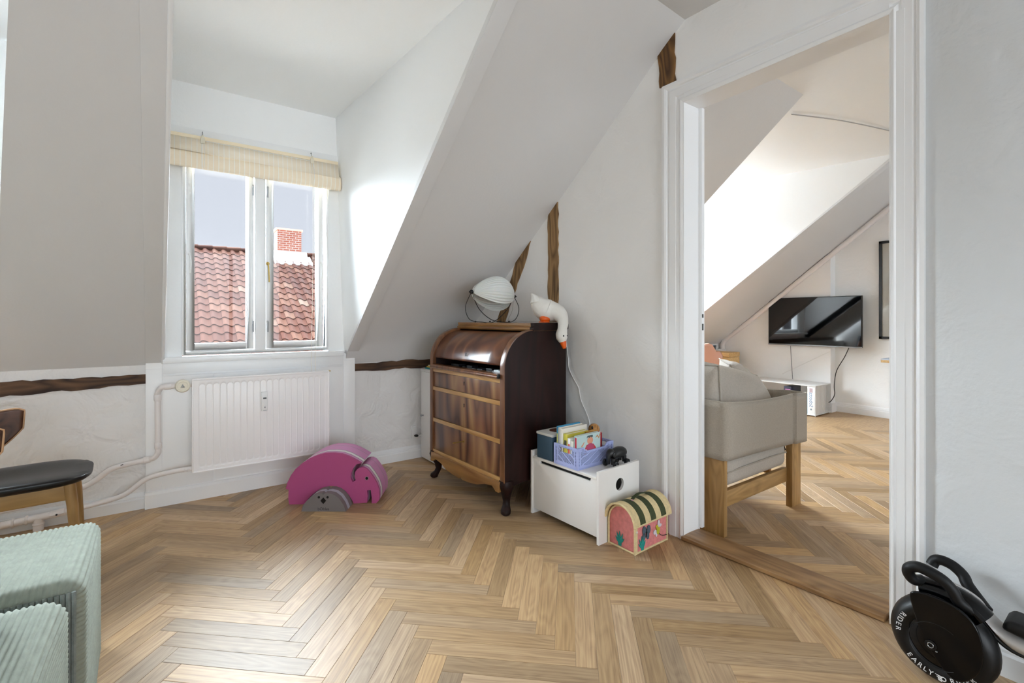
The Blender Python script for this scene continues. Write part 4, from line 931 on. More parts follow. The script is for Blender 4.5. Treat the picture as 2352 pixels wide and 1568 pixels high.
# ---- dining chair at the left edge
dc = thing('dining_chair', 'oak chair with black leather seat and walnut curved backrest', 'chair', (-.483, 2.55, 0), R(4))
M['leather'] = plain('black_leather', '#0a090b', .36, bump=.08, bscale=120)
def seatf(u, v):
    a = 2*math.pi*u; r = min(1, v); c, s = math.cos(a), math.sin(a); q = .62
    return (.218*math.copysign(abs(c)**q, c)*r, .172*math.copysign(abs(s)**q, s)*(1+.06*c)*r)
n, m = 56, 12; vs = []
for j in range(m+1):
    r = j/m
    for i in range(n):
        x, y = seatf(i/n, r); vs.append((x, y, .418-.014*(r**5)-.016*(1-(y/.172)**2)*(1 if abs(x) < .19 else .6)))
for k, dz_ in ((1.015, -.022), (1.008, -.034), (.95, -.044)):
    for i in range(n):
        x, y = seatf(i/n, 1); vs.append((x*k, y*k, .418+dz_))
NR = m+4
MB().add(vs, [(j*n+i, j*n+(i+1) % n, (j+1)*n+(i+1) % n, (j+1)*n+i) for j in range(NR-1) for i in range(n)]+[tuple(range((NR-1)*n, NR*n))]).build('seat', 'leather', dc, ang=70)
for sx, sy_ in ((1, 1), (1, -1), (-1, 1), (-1, -1)):
    MB().tube([(sx*.155, sy_*.112, .376), (sx*.165, sy_*.118, .29), (sx*.182, sy_*.135, 0)], [.019, .0175, .0115], 14).build('leg', 'oak', dc)
for sy_ in (-1, 1): MB().box(-.155, .155, sy_*.112-.010, sy_*.112+.010, .310, .374).build('side_rail', 'oak_h', dc, bevel=.004)
for sx in (-1, 1): MB().prism([(-.112, .374), (.112, .374), (.112, .315), (.08, .345), (-.08, .345), (-.112, .315)], YZ, sx*.155-.010, sx*.155+.010).build('cross_rail', 'oak_h', dc, bevel=.003)
for sy_ in (-1, 1): MB().tube([(-.17, sy_*.09, .37), (-.215, sy_*.08, .48), (-.222, sy_*.075, .56)], .013, 10).build('back_post', 'oak', dc)
def backf(u, v):
    t = 2*u-1; a = t*R(88); at = abs(t)
    ztop = .612+.026*at**1.5-.012*max(0, (at-.93)/.07)**2; zbot = .432+.125*max(0, (at-.45)/.55)**2.6
    z = zbot+(ztop-zbot)*v; fwd = (.10*max(0, (at-.55)/.45)) * (.9+.1*v)
    return (-.205-.03+.215*(1-math.cos(a))*1.0+fwd*.42-.010, -.055+.222*math.sin(a), z)
M['ply'] = wood('walnut_plywood', '#3b2115', '#6a3f28', 1, 6, 12, .35, .3, .05, coat=.2)
MB().grid(backf, 61, 16).build('backrest', 'ply', dc, solid=.009, ang=60)
rim_ = [backf(u/60, 1) for u in range(61)]+[backf(1, 1-k/8) for k in range(1, 9)]+[backf(1-u/60, 0) for u in range(1, 61)]+[backf(0, k/8) for k in range(1, 8)]
MB().tube(rim_, .0048, 6, closed=True).build('backrest_edge', plain('pale_ply_edge', '#c79a70', .45), dc)

# ---- corduroy poufs / sofa modules
M['cord'] = plain('sage_corduroy', '#93998d', .9, noise=.10, nscale=45, bump=.25, bscale=420)
M['cord_dark'] = plain('sage_grey_corduroy_cushion', '#858c89', .9, noise=.2, nscale=45, bump=.5, bscale=220)
def cordbox(x0, x1, y0, y1, h, pitch=.0112, rr_=.035, slant=.0):
    # ribs run along y over the top and down the sides
    prof_ = []; nx = int((x1-x0)/pitch*6)
    L = x1-x0; per = 2*(h-.01)+L; n = int(per/pitch*5); mb = MB(); ny = 26
    def path(s):
        if s < h-rr_: return (x0, s, -1, 0)
        s -= h-rr_; q = math.pi/2*rr_
        if s < q: a = s/rr_; return (x0+rr_-rr_*math.cos(a), h-rr_+rr_*math.sin(a), -math.cos(a), math.sin(a))
        s -= q
        if s < L-2*rr_: return (x0+rr_+s, h, 0, 1)
        s -= L-2*rr_
        if s < q: a = s/rr_; return (x1-rr_+rr_*math.sin(a), h-rr_+rr_*math.cos(a), math.sin(a), math.cos(a))
        s -= q
        return (x1, h-rr_-s, 1, 0)
    tot = 2*(h-rr_)+math.pi*rr_+L-2*rr_-.002; n = int(tot/pitch*5); rows = []
    for j in range(ny+1):
        v = j/ny; y = y0+(y1-y0)*v; e = min(v, 1-v)*(y1-y0); rd = .03; ins = 0
        if e < rd: ins = rd-math.sqrt(max(0, rd*rd-(rd-e)**2))
        row = []
        for i in range(n+1):
            x, z, nx_, nz = path(tot*i/n); b = 0.0046*abs(math.sin(math.pi*tot*i/n/pitch))-ins
            soft = .006*math.sin(3.1*x+2*y)+.004*math.sin(9*y)
            row.append((x+nx_*(b+soft*abs(nx_)), y, max(0, z+nz*(b+soft*.6))))
        rows.append(row)
    vs = [p for r in rows for p in r]; m = n+1
    fs = [(j*m+i, j*m+i+1, (j+1)*m+i+1, (j+1)*m+i) for j in range(ny) for i in range(n)]
    mb.add(vs, fs)
    for j, sgn in ((0, 1), (ny, -1)):   # ribbed end faces
        b0 = len(mb.v); nn = n; kz = 12; col = []
        for i in range(m):
            px, py, pz = rows[j][i]
            col.append((px, py, pz))
        c = len(mb.v); cx = (x0+x1)/2
        idx = list(range(j*m, j*m+m)); mb.f.append(tuple(idx))
    return mb
p1_ = thing('corduroy_pouf', 'sage green corduroy pouf in front of the oak chair', 'pouf', (-.53, 1.70, 0))
cordbox(-.90, -.176, 1.475, 1.925, .385).build('cover', 'cord', p1_, True, ang=85)
rs = random.Random(5)
fr = MB()
for i in range(34):
    xx = -.185-.0098*i; fr.tube(smoothpath([(xx, 1.475, .37), (xx+.001, 1.466, .30), (xx+rs.uniform(-.002, .002), 1.468, .16), (xx, 1.470, .01)], 3), .0048, 6)
fr.build('side_ribs', 'cord_dark', p1_, True)['kind'] = 'stuff'
p2_ = thing('corduroy_pouf', 'sage green corduroy sofa seat nearest the camera', 'pouf', (-.53, 1.2, 0))
cordbox(-.92, -.196, .92, 1.445, .378, slant=.01).build('cover', 'cord', p2_, True, ang=85)
cu_ = thing('corduroy_cushion', 'grey corduroy back cushion cropped at lower left', 'cushion', (-.36, 1.30, .38))
def cush(u, v):
    a = 2*math.pi*u; t = v*math.pi; q = .55
    f = lambda c: math.copysign(abs(c)**q, c)
    rib = 1+.02*abs(math.sin(u*math.pi*48))
    return (-.395+.115*f(math.sin(t))*f(math.cos(a))*rib, 1.28+.165*f(math.sin(t))*f(math.sin(a))*rib, .47+.088*f(math.cos(t))*(1+.025*abs(math.sin(u*math.pi*48))))
MB().grid(cush, 288, 24, True).build('cover', 'cord_dark', cu_, True, ang=85)

# ---- balance bike
bi = thing('balance_bike', 'black and silver child balance bike leaning by the doorway', 'balance bike', (1.73, .33, 0))
C0 = Vector((1.728, .365, .116))
tyre = []
for k in range(40):
    a = 2*math.pi*k/40; tyre.append((C0.x, C0.y+.088*math.cos(a), C0.z+.088*math.sin(a)))
ty_ = MB(); n = 18; vs = []
for k in range(48):
    a = 2*math.pi*k/48
    for j in range(n):
        b = 2*math.pi*j/n; rr_ = .084+.031*math.cos(b); vs.append((C0.x+.040*math.sin(b), C0.y+rr_*math.cos(a), C0.z+rr_*math.sin(a)))
ty_.add(vs, [(k*n+j, k*n+(j+1) % n, ((k+1) % 48)*n+(j+1) % n, ((k+1) % 48)*n+j) for k in range(48) for j in range(n)])
wt = ty_.build('tyre', 'rubber', bi, True, ang=80)
hubm = MB().lathe([(.074, -.030), (.070, .030), (.060, .036), (.030, .040), (.012, .041), (.010, .037), (0, .037)], C0, 40, (-1, 0, 0)).build('wheel_disc', 'blackgloss', bi, True)
MB().tube([tuple(C0+Vector((-.041, .0065*math.cos(a), .0065*math.sin(a)))) for a in [k*math.pi/8 for k in range(16)]], .0012, 6, closed=True).build('axle_ring', 'metal', hubm, True)
MB().ell(C0+Vector((-.041, -.012, -.012)), .002, .003, .002, 8, 6).build('axle_screw', 'metal', hubm, True)
def arc_text(body, r, a_mid, size, flip, mat, parent, nm):
    ws = [{'I': .42, 'L': .72, 'R': .95, ' ': .5}.get(c, 1.0) for c in body]; tot = sum(ws); pos = 0; mb = MB(); dirn = -1 if flip else 1
    for c, w_ in zip(body, ws):
        if c != ' ':
            m = text_mesh(c, size, .0005)
            th_ = a_mid+dirn*(pos+w_/2-tot/2)*size*.82/r; pos += w_
            # wheel face looks to -x; right-hand direction on the face is -y
            ct = Vector((0, math.cos(th_), math.sin(th_))); upd = ct if not flip else -ct; xr = upd.cross(Vector((-1, 0, 0)))
            if True:
                xr = Vector((-1, 0, 0)).cross(upd)*-1
            xr = upd.cross(Vector((-1, 0, 0)))
            mt_ = Matrix(((xr.x, upd.x, -1, 0), (xr.y, upd.y, 0, 0), (xr.z, upd.z, 0, 0), (0, 0, 0, 1)))
            m.xf(Matrix.Translation(C0+ct*r+Vector((-.0400, 0, 0))) @ mt_); mb.add(m.v, m.f)
        else: pos += w_
    mb.build(nm, mat, parent, True)
wl = plain('white_lettering', '#e6e6e8', .5)
arc_text('EARLY', .0885, R(-62), .0175, True, wl, wt, 'lettering')
arc_text('RIDER', .0885, R(-124), .0175, True, wl, wt, 'lettering')
arc_text('RIDER', .0885, R(14), .0175, True, wl, wt, 'lettering')
# winged emblem between the words
ew = MB(); EC = C0+Vector((-.0400, .0885*math.cos(R(-93)), .0885*math.sin(R(-93))))
for k in range(3):
    ew.prism([(.013-.003*k, .006-.005*k), (-.001, .005-.005*k), (-.003, .001-.005*k), (.005, .002-.005*k)], lambda a, b, d: (EC.x-d, EC.y+a, EC.z+b), 0, .0008)
ew.tube([(EC.x-.0005, EC.y-.005+.005*math.cos(a), EC.z+.005*math.sin(a)) for a in [k*math.pi/6 for k in range(12)]], .0012, 6, closed=True).build('emblem', wl, wt, True)
AX = C0+Vector((-.0535, .014, -.004))
hb_ = MB().lathe([(.013, 0), (.013, .0012), (.009, .002), (.008, .0005), (0, .0005)], AX, 24, (-1, 0, 0)).build('axle_boss', 'rubber', bi, True)
MB().tube([tuple(AX+Vector((-.002, .0062*math.cos(a), .0062*math.sin(a)))) for a in [k*math.pi/8 for k in range(16)]], .0011, 6, closed=True).ell(AX+Vector((-.001, -.012, -.011)), .0018, .0026, .0018, 8, 6).build('axle_bolt', 'metal', hb_, True)
MB().tube([tuple(C0+Vector((-.0525, .002+.060*math.cos(a), -.002+.060*math.sin(a)))) for a in [R(-125+k*10) for k in range(26)]], .0009, 6).build('disc_groove', 'rubber', bi, True)
# fork shell over the wheel
fkp = [(.060, .112), (.052, .070), (.040, .030), (.016, -.020), (-.010, -.056), (-.034, -.072), (-.056, -.062), (-.078, -.030), (-.088, .010), (-.086, .055), (-.070, .098), (-.035, .124), (.010, .131), (.045, .126)]
fkp = [(p.x, p.y) for p in smoothpath([(*q, 0) for q in fkp[-1:]+fkp+fkp[:2]], 5)[5:-5]][:-1]
MB().prism(fkp, lambda a, b, d: (C0.x-.0425-d, C0.y+a, C0.z+b), .0, .010).build('fork_blade', 'blackgloss', bi, True, bevel=.0045, seg=3, ang=60)
MB().prism([(a, b) for a, b in fkp], lambda a, b, d: (C0.x+.046+d, C0.y+a, C0.z+b), -.003, .008).build('fork_blade', 'blackgloss', bi, True)
MB().tube(smoothpath([(C0.x, C0.y+.045, .238), (C0.x, C0.y, .244), (C0.x, C0.y-.045, .236), (C0.x, C0.y-.08, .21)], 4), .030, 14).build('fork_crown', 'blackgloss', bi, True)
nb = [(1.715, .290, .215), (1.71, .311, .233), (1.70, .328, .247), (1.695, .340, .274), (1.69, .360, .295), (1.685, .390, .307), (1.685, .412, .308), (1.685, .428, .297), (1.69, .430, .279), (1.70, .421, .263), (1.72, .408, .261)]
MB().tube(smoothpath(nb, 5), .0145, 14).build('handlebar_grip', 'foam_black', bi, True)
fb = [(1.80, .290, .205), (1.82, .311, .220), (1.835, .335, .244), (1.845, .346, .262), (1.85, .368, .278), (1.85, .392, .284), (1.85, .408, .278), (1.845, .415, .262)]
MB().tube(smoothpath(fb, 5), .0145, 14).build('handlebar_grip', 'foam_black', bi, True)
fa_ = [(.412, .245), (.377, .248), (.335, .240), (.304, .225), (.284, .204), (.262, .180), (.235, .165), (.18, .160), (.05, .150)]
frm = MB(); sp_ = smoothpath([(1.775, y, z) for y, z in fa_], 4); vs = []
for i, p in enumerate(sp_):
    t = i/(len(sp_)-1); hw = .018+.018*min(1, t*2); hh = .010+.014*min(1, t*1.6)
    for k in range(14):
        a = 2*math.pi*k/14; vs.append((p.x+hw*math.cos(a), p.y+hh*.5*math.sin(a), p.z+hh*math.sin(a)))
frm.add(vs, [(i*14+k, i*14+(k+1) % 14, (i+1)*14+(k+1) % 14, (i+1)*14+k) for i in range(len(sp_)-1) for k in range(14)]+[tuple(range(14)), tuple(range(len(vs)-1, len(vs)-15, -1))])
frm.build('frame', plain('satin_silver_plastic', '#c8c6c4', .35, .25), bi, True, ang=70)
MB().tube([(1.752, p.y, p.z-.018) for p in sp_[2:]], .006, 8).build('frame_edge', 'black', bi, True)
MB().prism([(.255, .198), (.250, .214), (.240, .226), (.16, .222), (.05, .232), (.05, .205), (.2, .19)], YZ, 1.735, 1.825).build('saddle', 'foam_black', bi, True, bevel=.012, seg=3)
MB().lathe([(.05, -.03), (.1, -.03), (.115, -.015), (.115, .015), (.1, .03), (.05, .03)], (1.775, -.05, .116), 32, (1, 0, 0)).build('rear_wheel', 'rubber', bi, True)
MB().tube([(1.775, .08, .155), (1.775, -.05, .116)], .02, 10).build('rear_stay', 'blackgloss', bi, True)

#==================================================================== FAR ROOM
ac = thing('armchair', 'oak framed armchair with taupe fabric sling back seen from behind', 'armchair', (2.35, 1.5, 0))
M['linen'] = plain('taupe_linen', '#a59c8f', .85, noise=.06, nscale=150, bump=.5, bscale=260)
M['linen2'] = plain('grey_beige_linen', '#b3aba0', .85, noise=.06, nscale=120, bump=.5, bscale=240)
MB().box(2.040, 2.068, 1.184, 1.315, 0, .55).build('leg', 'oak', ac, True, bevel=.002)
MB().box(2.662, 2.760, 1.164, 1.196, 0, .55).build('leg', 'oak', ac, True, bevel=.002)
MB().box(2.040, 2.068, 1.79, 1.92, 0, .55).build('leg', 'oak', ac, True, bevel=.002)
MB().box(2.73, 2.758, 1.79, 1.92, 0, .55).build('leg', 'oak', ac, True, bevel=.002)
MB().box(2.068, 2.665, 1.190, 1.214, .132, .205).build('back_rail', 'oak_h', ac, True, bevel=.002)
MB().box(2.068, 2.75, 1.88, 1.905, .132, .205).build('front_rail', 'oak_h', ac, True, bevel=.002)
for xx in (2.044, 2.70): MB().box(xx, xx+.022, 1.3, 1.8, .135, .205).build('side_rail', 'oak_h', ac, True, bevel=.002)
def sling(u, v):
    # outer path in plan: far-left side -> back-left corner -> back -> step -> right side
    pts = [(2.030, 1.90), (2.030, 1.30), (2.030, 1.186), (2.050, 1.168), (2.25, 1.172), (2.45, 1.170), (2.64, 1.164), (2.668, 1.166), (2.674, 1.152), (2.74, 1.150), (2.796, 1.150), (2.812, 1.165), (2.812, 1.40), (2.812, 1.90)]
    L = [0]
    for a, b in zip(pts, pts[1:]): L.append(L[-1]+math.hypot(b[0]-a[0], b[1]-a[1]))
    s = u*L[-1]; k = max(i for i in range(len(pts)) if L[i] <= s+1e-9); k = min(k, len(pts)-2); t = (s-L[k])/(L[k+1]-L[k])
    x = pts[k][0]+(pts[k+1][0]-pts[k][0])*t; y = pts[k][1]+(pts[k+1][1]-pts[k][1])*t
    topz = .617-.012*math.sin(math.pi*min(1, max(0, (x-2.05)/.60))) - .022*max(0, (x-2.05)/.75)+(0 if y < 1.25 else -.02*min(1, (y-1.25)*4))
    botz = .353-.018*max(0, (x-2.05)/.75)
    return (x, y, botz+(topz-botz)*v)
MB().grid(sling, 140, 10).build('sling_cover', 'linen', ac, True, solid=.008, ang=50)
MB().tube([sling(.001+u/100, 1) for u in range(0, 100)], .0045, 6).build('hem', 'linen', ac, True)
def pillow(mb, c, w, h, t, mat3, n=28, pinch=.35, seed=1):
    rp_ = random.Random(seed); ph = [rp_.uniform(0, 6) for _ in range(4)]
    for side_ in (1, -1):
        def f(u, v):
            a, b = 2*u-1, 2*v-1; k = (1-abs(a)**2.4)*(1-abs(b)**2.4); k = max(0, k)**.5
            x = a*w/2*(1-.06*pinch*(1-b*b)*2*abs(a)); y = b*h/2*(1-.06*pinch*(1-a*a)*2*abs(b))
            z = side_*(t/2*k)+.006*math.sin(5*a+ph[0])*k+.004*math.sin(7*b+3*a+ph[1])*k
            return tuple(Vector(c)+mat3 @ Vector((x, y, z)))
        mb.grid(f, n, n)
    return mb
def rot(ax_, d): return Matrix.Rotation(R(d), 3, ax_)
MB().box(2.075, 2.66, 1.19, 1.82, .215, .345).build('seat_cushion', 'linen2', ac, True, bevel=.045, seg=5, ang=80)
MB().tube([(2.08, 1.192, .285), (2.2, 1.186, .292), (2.5, 1.186, .294), (2.655, 1.192, .288)], .004, 6).build('cushion_piping', 'linen', ac, True)
def cushion(label, c, w, h, t, m3, seed):
    o = thing('cushion', label, 'cushion', c, 0, None)
    pillow(MB(), c, w, h, t, m3, seed=seed).build('cover', 'linen2', o, True, ang=80)
    b = [Vector(c)+m3 @ Vector((w/2*x, h/2*y, 0)) for x, y in ((-1, -1), (0, -.96), (1, -1), (.96, 0), (1, 1), (0, .96), (-1, 1), (-.96, 0))]
    MB().tube([tuple(p) for p in b], .004, 6, closed=True).build('piping', 'linen', o, True)
    return o
cushion('large beige linen cushion slumped across the armchair back', (2.47, 1.34, .535), .60, .44, .20, rot('Z', -3) @ rot('Y', 12) @ rot('X', 62), 3)
cushion('beige cushion standing at the left arm of the armchair', (2.12, 1.40, .60), .36, .36, .15, rot('Z', 80) @ rot('X', 84), 5)
cushion('pale cushion with sharp corner lying on the armchair seat', (2.76, 1.46, .585), .42, .40, .15, rot('Z', 38) @ rot('X', 52), 9)

# ---- television
tv = thing('television', 'black flat television mounted on the far wall', 'television', (5.72, 2.35, .66))
M['screen'] = plain('black_screen_glass', '#040506', .04, spec=.6)
tvx = 5.66
MB().box(tvx, tvx+.03, 1.813, 2.737, .699, 1.233).build('housing', 'black', tv, True, bevel=.004)
MB().box(tvx-.002, tvx+.001, 1.822, 2.728, .716, 1.226).build('screen', 'screen', tv, True)
MB().box(tvx-.003, tvx+.004, 1.813, 2.737, .697, .710).build('lower_bezel', 'steel', tv, True, bevel=.001)
MB().box(tvx+.03, 5.698, 2.15, 2.60, .85, 1.10).build('wall_bracket', 'black', tv, True)
tag(MB().tube(smoothpath([(5.67, 1.93, .70), (5.675, 1.97, .60), (5.68, 2.045, .45), (5.66, 2.06, .30), (5.64, 2.05, .20), (5.63, 2.08, .13), (5.61, 2.098, .115)], 5), .004, 8).build('tv_cable', 'black'), 'black cable looping from television down to the wire shelf', 'cable')
tag(MB().tube(smoothpath([(5.675, 2.50, .69), (5.68, 2.495, .55), (5.675, 2.485, .42), (5.66, 2.47, .318)], 5), .0035, 8).build('tv_cable', 'steel'), 'thin grey cable hanging straight below the television', 'cable')
tag(MB().tube([(5.692, 2.11, .65), (5.69, 2.6, .36)], .0025, 6).build('wall_cable', 'white'), 'white cable running diagonally across wall under television', 'cable')
# ---- wire shelf
ws = thing('wire_shelf', 'low white wire media shelf on the floor below the television', 'shelf', (5.46, 2.4, 0))
M['wirew'] = plain('white_wire', '#e4e4e2', .4)
MB().box(5.285, 5.662, 2.092, 2.80, .306, .314).build('top_panel', 'white', ws, True, bevel=.003)
MB().box(5.285, 5.662, 2.092, 2.80, .012, .018).build('bottom_panel', 'white', ws, True)
for k in range(13):
    xx = 5.29+k*.0305
    for yy in (2.092, 2.80): MB().tube([(xx, yy, .012), (xx, yy, .312)], .002, 6).build('wire', 'wirew', ws, True)
for yy in (2.092, 2.80):
    for zz in (.014, .311): MB().tube([(5.288, yy, zz), (5.66, yy, zz)], .003, 6).build('wire', 'wirew', ws, True)
for xx in (5.30, 5.65):
    for yy in (2.10, 2.79): MB().lathe([(.006, 0), (.006, .012)], (xx, yy, 0), 8).build('foot', 'white', ws, True)
def sbook(y0, y1, h, col, label, x0=5.295, dep=.20, z=.0185):
    b = thing('book', label, 'book', (x0, y0, z), 0, 'books on the wire shelf')
    MB().box(0, dep, 0, y1-y0, 0, h).build('cover', plain('sbook_'+col[1:], col, .4), b, bevel=.001)
    MB().box(.003, dep+.001, .003, y1-y0-.003, .003, h-.003 if h > .02 else h).build('pages', plain('sbook_pages', '#e8e5dd', .8), b); return b
sb1 = sbook(2.100, 2.170, .284, '#e9e9e8', 'thick white atlas with blue spine title at shelf end', dep=.25)
tm = text_mesh('Sobotta', .048, .0004); tm.xf(Matrix.Translation((-.0006, .036, .15)) @ Matrix(((0, 0, -1, 0), (0, -1, 0, 0), (1, 0, 0, 0), (0, 0, 0, 1))).to_4x4()); 
tm.build('spine_title', plain('blue_print', '#6f8fb0', .5), sb1)
MB().box(-.001, 0, .02, .05, .225, .268).build('spine_picture', plain('rose_grey_print', '#b9a3a6', .6), sb1)
MB().box(-.001, 0, .028, .042, .045, .06).build('publisher_mark', plain('grey_print2', '#7f8a92', .6), sb1)
cs = ['#5fb0c8', '#e6ebe8', '#8fc9d6', '#d8e3df', '#4b8fb8', '#e9e6da', '#a9d3cf']
nm_ = ['sky blue', 'off-white', 'pale turquoise', 'grey-white', 'mid blue', 'ivory', 'mint green']
for i in range(7): sbook(2.176+i*.020, 2.193+i*.020, .20-.012*(i % 3), cs[i], nm_[i]+' paperback in the wire shelf row', dep=.16)
gb = sbook(2.325, 2.40, .262, '#20223a', 'dark navy game box in the wire shelf', dep=.22)
for k in range(3): MB().box(-.001, 0, .012+.018*k, .022+.018*k, .16, .20).build('letter_block', plain('lilac_print', '#d8c9e2', .6), gb)
MB().box(-.001, 0, .01, .06, .222, .235).build('pink_mark', plain('pink_print', '#b86fb0', .6), gb)
# ---- picture frame
pf = thing('framed_print', 'large black framed print hanging at right end of far wall', 'picture', (5.81, 1.35, .79))
rect = MB().box(5.79, 5.815, 1.687, 1.712, .793, 1.776).box(5.79, 5.815, 1.0, 1.025, .793, 1.776).box(5.79, 5.815, 1.0, 1.712, .793, .818).box(5.79, 5.815, 1.0, 1.712, 1.751, 1.776)
rect.build('frame', 'black', pf, True)
MB().box(5.803, 5.812, 1.02, 1.69, .81, 1.76).build('mount', plain('ivory_paper', '#e6e2d6', .7), pf, True)
MB().box(5.801, 5.803, 1.12, 1.60, .95, 1.62).build('print', plain('pale_olive_print', '#c9c3a8', .7), pf, True)
MB().box(5.797, 5.798, 1.02, 1.69, .81, 1.76).build('glazing', 'glass', pf, True)
# ---- desk at right
tb = thing('work_table', 'wall table with oak edge glimpsed at right of doorway', 'table', (5.4, 1.0, 0))
MB().box(5.0, 5.78, .40, 1.462, .640, .650).build('top', plain('grey_blue_linoleum', '#9aa3b0', .4), tb, True)
MB().box(4.998, 5.78, .40, 1.464, .618, .640).build('edge', 'oak_h', tb, True, bevel=.001)
for xx in (5.08, 5.7):
    for yy in (.45, 1.28): MB().tube([(xx, yy, .618), (xx, yy, 0)], .018, 12).build('leg', 'oak', tb, True)
# ---- plywood shell chair
sc = thing('shell_chair', 'pale pink plywood shell chair with black back pad', 'chair', (3.86, 2.50, 0), R(-20))
M['pinkply'] = plain('pale_pink_plywood', '#e0a890', .4)
def shellb(u, v):
    t = 2*u-1; wv = .20+.03*math.sin(math.pi*v)-(.055 if .30 < v < .42 else 0)*1-(.06*max(0, v-.7)/.3*1.6)
    z = .40+.38*v; return (wv*t*1.0, .06*t*t-.05-.10*v, z+(-.05*t*t if v > .8 else 0))
MB().grid(shellb, 25, 20).build('back_shell', 'pinkply', sc, solid=.010, ang=60)
MB().grid(lambda u, v: (.13*(2*u-1), -.052-.10*(.5+.45*v)+.05*(2*u-1)**2+.012, .40+.38*(.5+.45*v)), 12, 10).build('back_pad', plain('blue_black_leather', '#26303a', .45), sc, solid=.02, ang=70)
MB().grid(lambda u, v: (.21*(2*u-1), -.06+.42*v, .40+.02*(2*u-1)**2-.02*math.sin(math.pi*v)), 14, 12).build('seat_shell', 'pinkply', sc, solid=.010, ang=60)
for sx in (-1, 1):
    for sy_ in (0, 1): MB().tube([(sx*.12, .02+.22*sy_, .395), (sx*.2, -.04+.38*sy_, 0)], .010, 10).build('leg', 'black', sc)
# ---- wine rack, wooden box
wk = thing('wine_rack', 'black metal wine rack standing below the wooden box', 'rack', (5.38, 3.15, 0))
for xx in (5.25, 5.47):
    for yy in (3.01, 3.31): MB().tube([(xx, yy, 0), (xx, yy, .425)], .006, 8).build('post', 'black', wk, True)
for zz in (.10, .20, .30, .415):
    for yy in (3.01, 3.31): MB().tube([(5.25, yy, zz), (5.47, yy, zz)], .004, 6).build('cross_bar', 'black', wk, True)
    for xx in (5.25, 5.47): MB().tube([(xx, 3.01, zz), (xx, 3.31, zz)], .004, 6).build('long_bar', 'black', wk, True)
M['bottle'] = plain('dark_bottle_glass', '#0c0e0c', .12)
for i, (xx, zz, lb) in enumerate(((5.30, .34, 'wine bottle with white collar uppermost in the rack'), (5.30, .242, 'dark wine bottle lowest visible in the rack'), (5.40, .242, 'dark wine bottle in the rack rear'))):
    wn_ = thing('wine_bottle', lb, 'bottle', (xx, 3.10, zz), 0, 'wine bottles in the rack')
    MB().lathe([(.036, .22), (.037, .21), (.037, .05), (.030, .02), (.016, -.02), (.0145, -.10), (.016, -.105), (.016, -.13)], (0, 0, 0), 18, (0, 1, 0)).build('glass_body', 'bottle', wn_)
    MB().lathe([(.0165, -.07), (.0165, -.05)], (0, 0, 0), 18, (0, 1, 0)).build('neck_label', 'white' if i == 0 else 'black', wn_)
wbx = thing('wooden_box', 'pine wooden wine box with brass catch on the rack', 'box', (5.36, 3.2, .42))
M['pine'] = wood('pale_pine', '#c79a5c', '#e2bf86', 1, 8, 12, .5, .3, .08)
MB().box(5.25, 5.48, 2.985, 3.345, .4215, .545).build('box_body', 'pine', wbx, True, bevel=.002)
MB().box(5.248, 5.482, 2.983, 3.347, .548, .600).build('box_lid', 'pine', wbx, True, bevel=.003)
MB().box(5.244, 5.249, 3.10, 3.125, .53, .565).build('catch', 'brass', wbx, True, bevel=.001)
# ---- surface pipe along the slope, ceiling cable
tag(MB().tube(smoothpath([(5.668, yy, zz) for yy, zz in ((1.45, 2.19), (1.75, 1.945), (2.2, 1.585), (2.7, 1.18), (3.1, .86), (3.24, .76), (3.30, .69), (3.31, .60), (3.31, .35), (3.31, 0))], 5), .026, 12).build('service_pipe', 'pipe'), 'white service pipe following the slope on the far wall', 'pipe')
tag(MB().tube(smoothpath([(3.33, 1.46, 2.352), (3.7, 1.30, 2.345), (4.2, 1.175, 2.352), (4.5, 1.10, 2.352)], 6), .004, 6).build('ceiling_cable', plain('grey_cable', '#a8a8a6', .6)), 'thin grey cable sagging along the far room ceiling', 'cable')

#==================================================================== OUTSIDE
ho = thing('neighbour_house', 'red pantiled roof of the house across the street', 'building', (3, 14.8, 0))
M['tile'] = NT('terracotta_tile').m
t = NT('terracotta_pantile'); oi = t.new('ShaderNodeObjectInfo')
t.link(t.ramp(oi.outputs['Random'], [(0, lin('#2c1006')), (.35, lin('#35170b')), (.7, lin('#3b1e11')), (.93, lin('#43291d')), (1, lin('#4f4036'))]), t.b.inputs['Base Color']); t.b.inputs['Roughness'].default_value = .9; t.b.inputs['Specular IOR Level'].default_value = .08
M['tile'] = t.m
YR, ZR, PIT = 17.0, 3.09, R(30.4)
tw, tl = .235, .345
def tile_mesh():
    mb = MB(); n = 10; vs = []
    for s in (0, 1):
        for i in range(n+1):
            u = i/n; h = .028*math.sin(2*math.pi*u*.95+.4)+.03*(1-s*.0)
            vs.append((tw*1.06*u, -s*tl*1.12, h*1.0+.022*(s)))
    for s in (0, 1):
        for i in range(n+1):
            x, y, z = vs[s*(n+1)+i]; vs.append((x, y, z-.018))
    N = n+1
    fs = [(i, i+1, N+i+1, N+i) for i in range(n)]+[(2*N+i+1, 2*N+i, 3*N+i, 3*N+i+1) for i in range(n)]+[(N+i, N+i+1, 3*N+i+1, 3*N+i) for i in range(n)]
    fs += [(0, N, 3*N, 2*N), (n, 2*N+n, 3*N+n, N+n)]
    mb.add(vs, fs); return mb
tmb = tile_mesh(); tob = tmb.build('roof_tile', 'tile', ho, ang=50); tme = tob.data; D.objects.remove(tob)
rest = MB(); cells = []
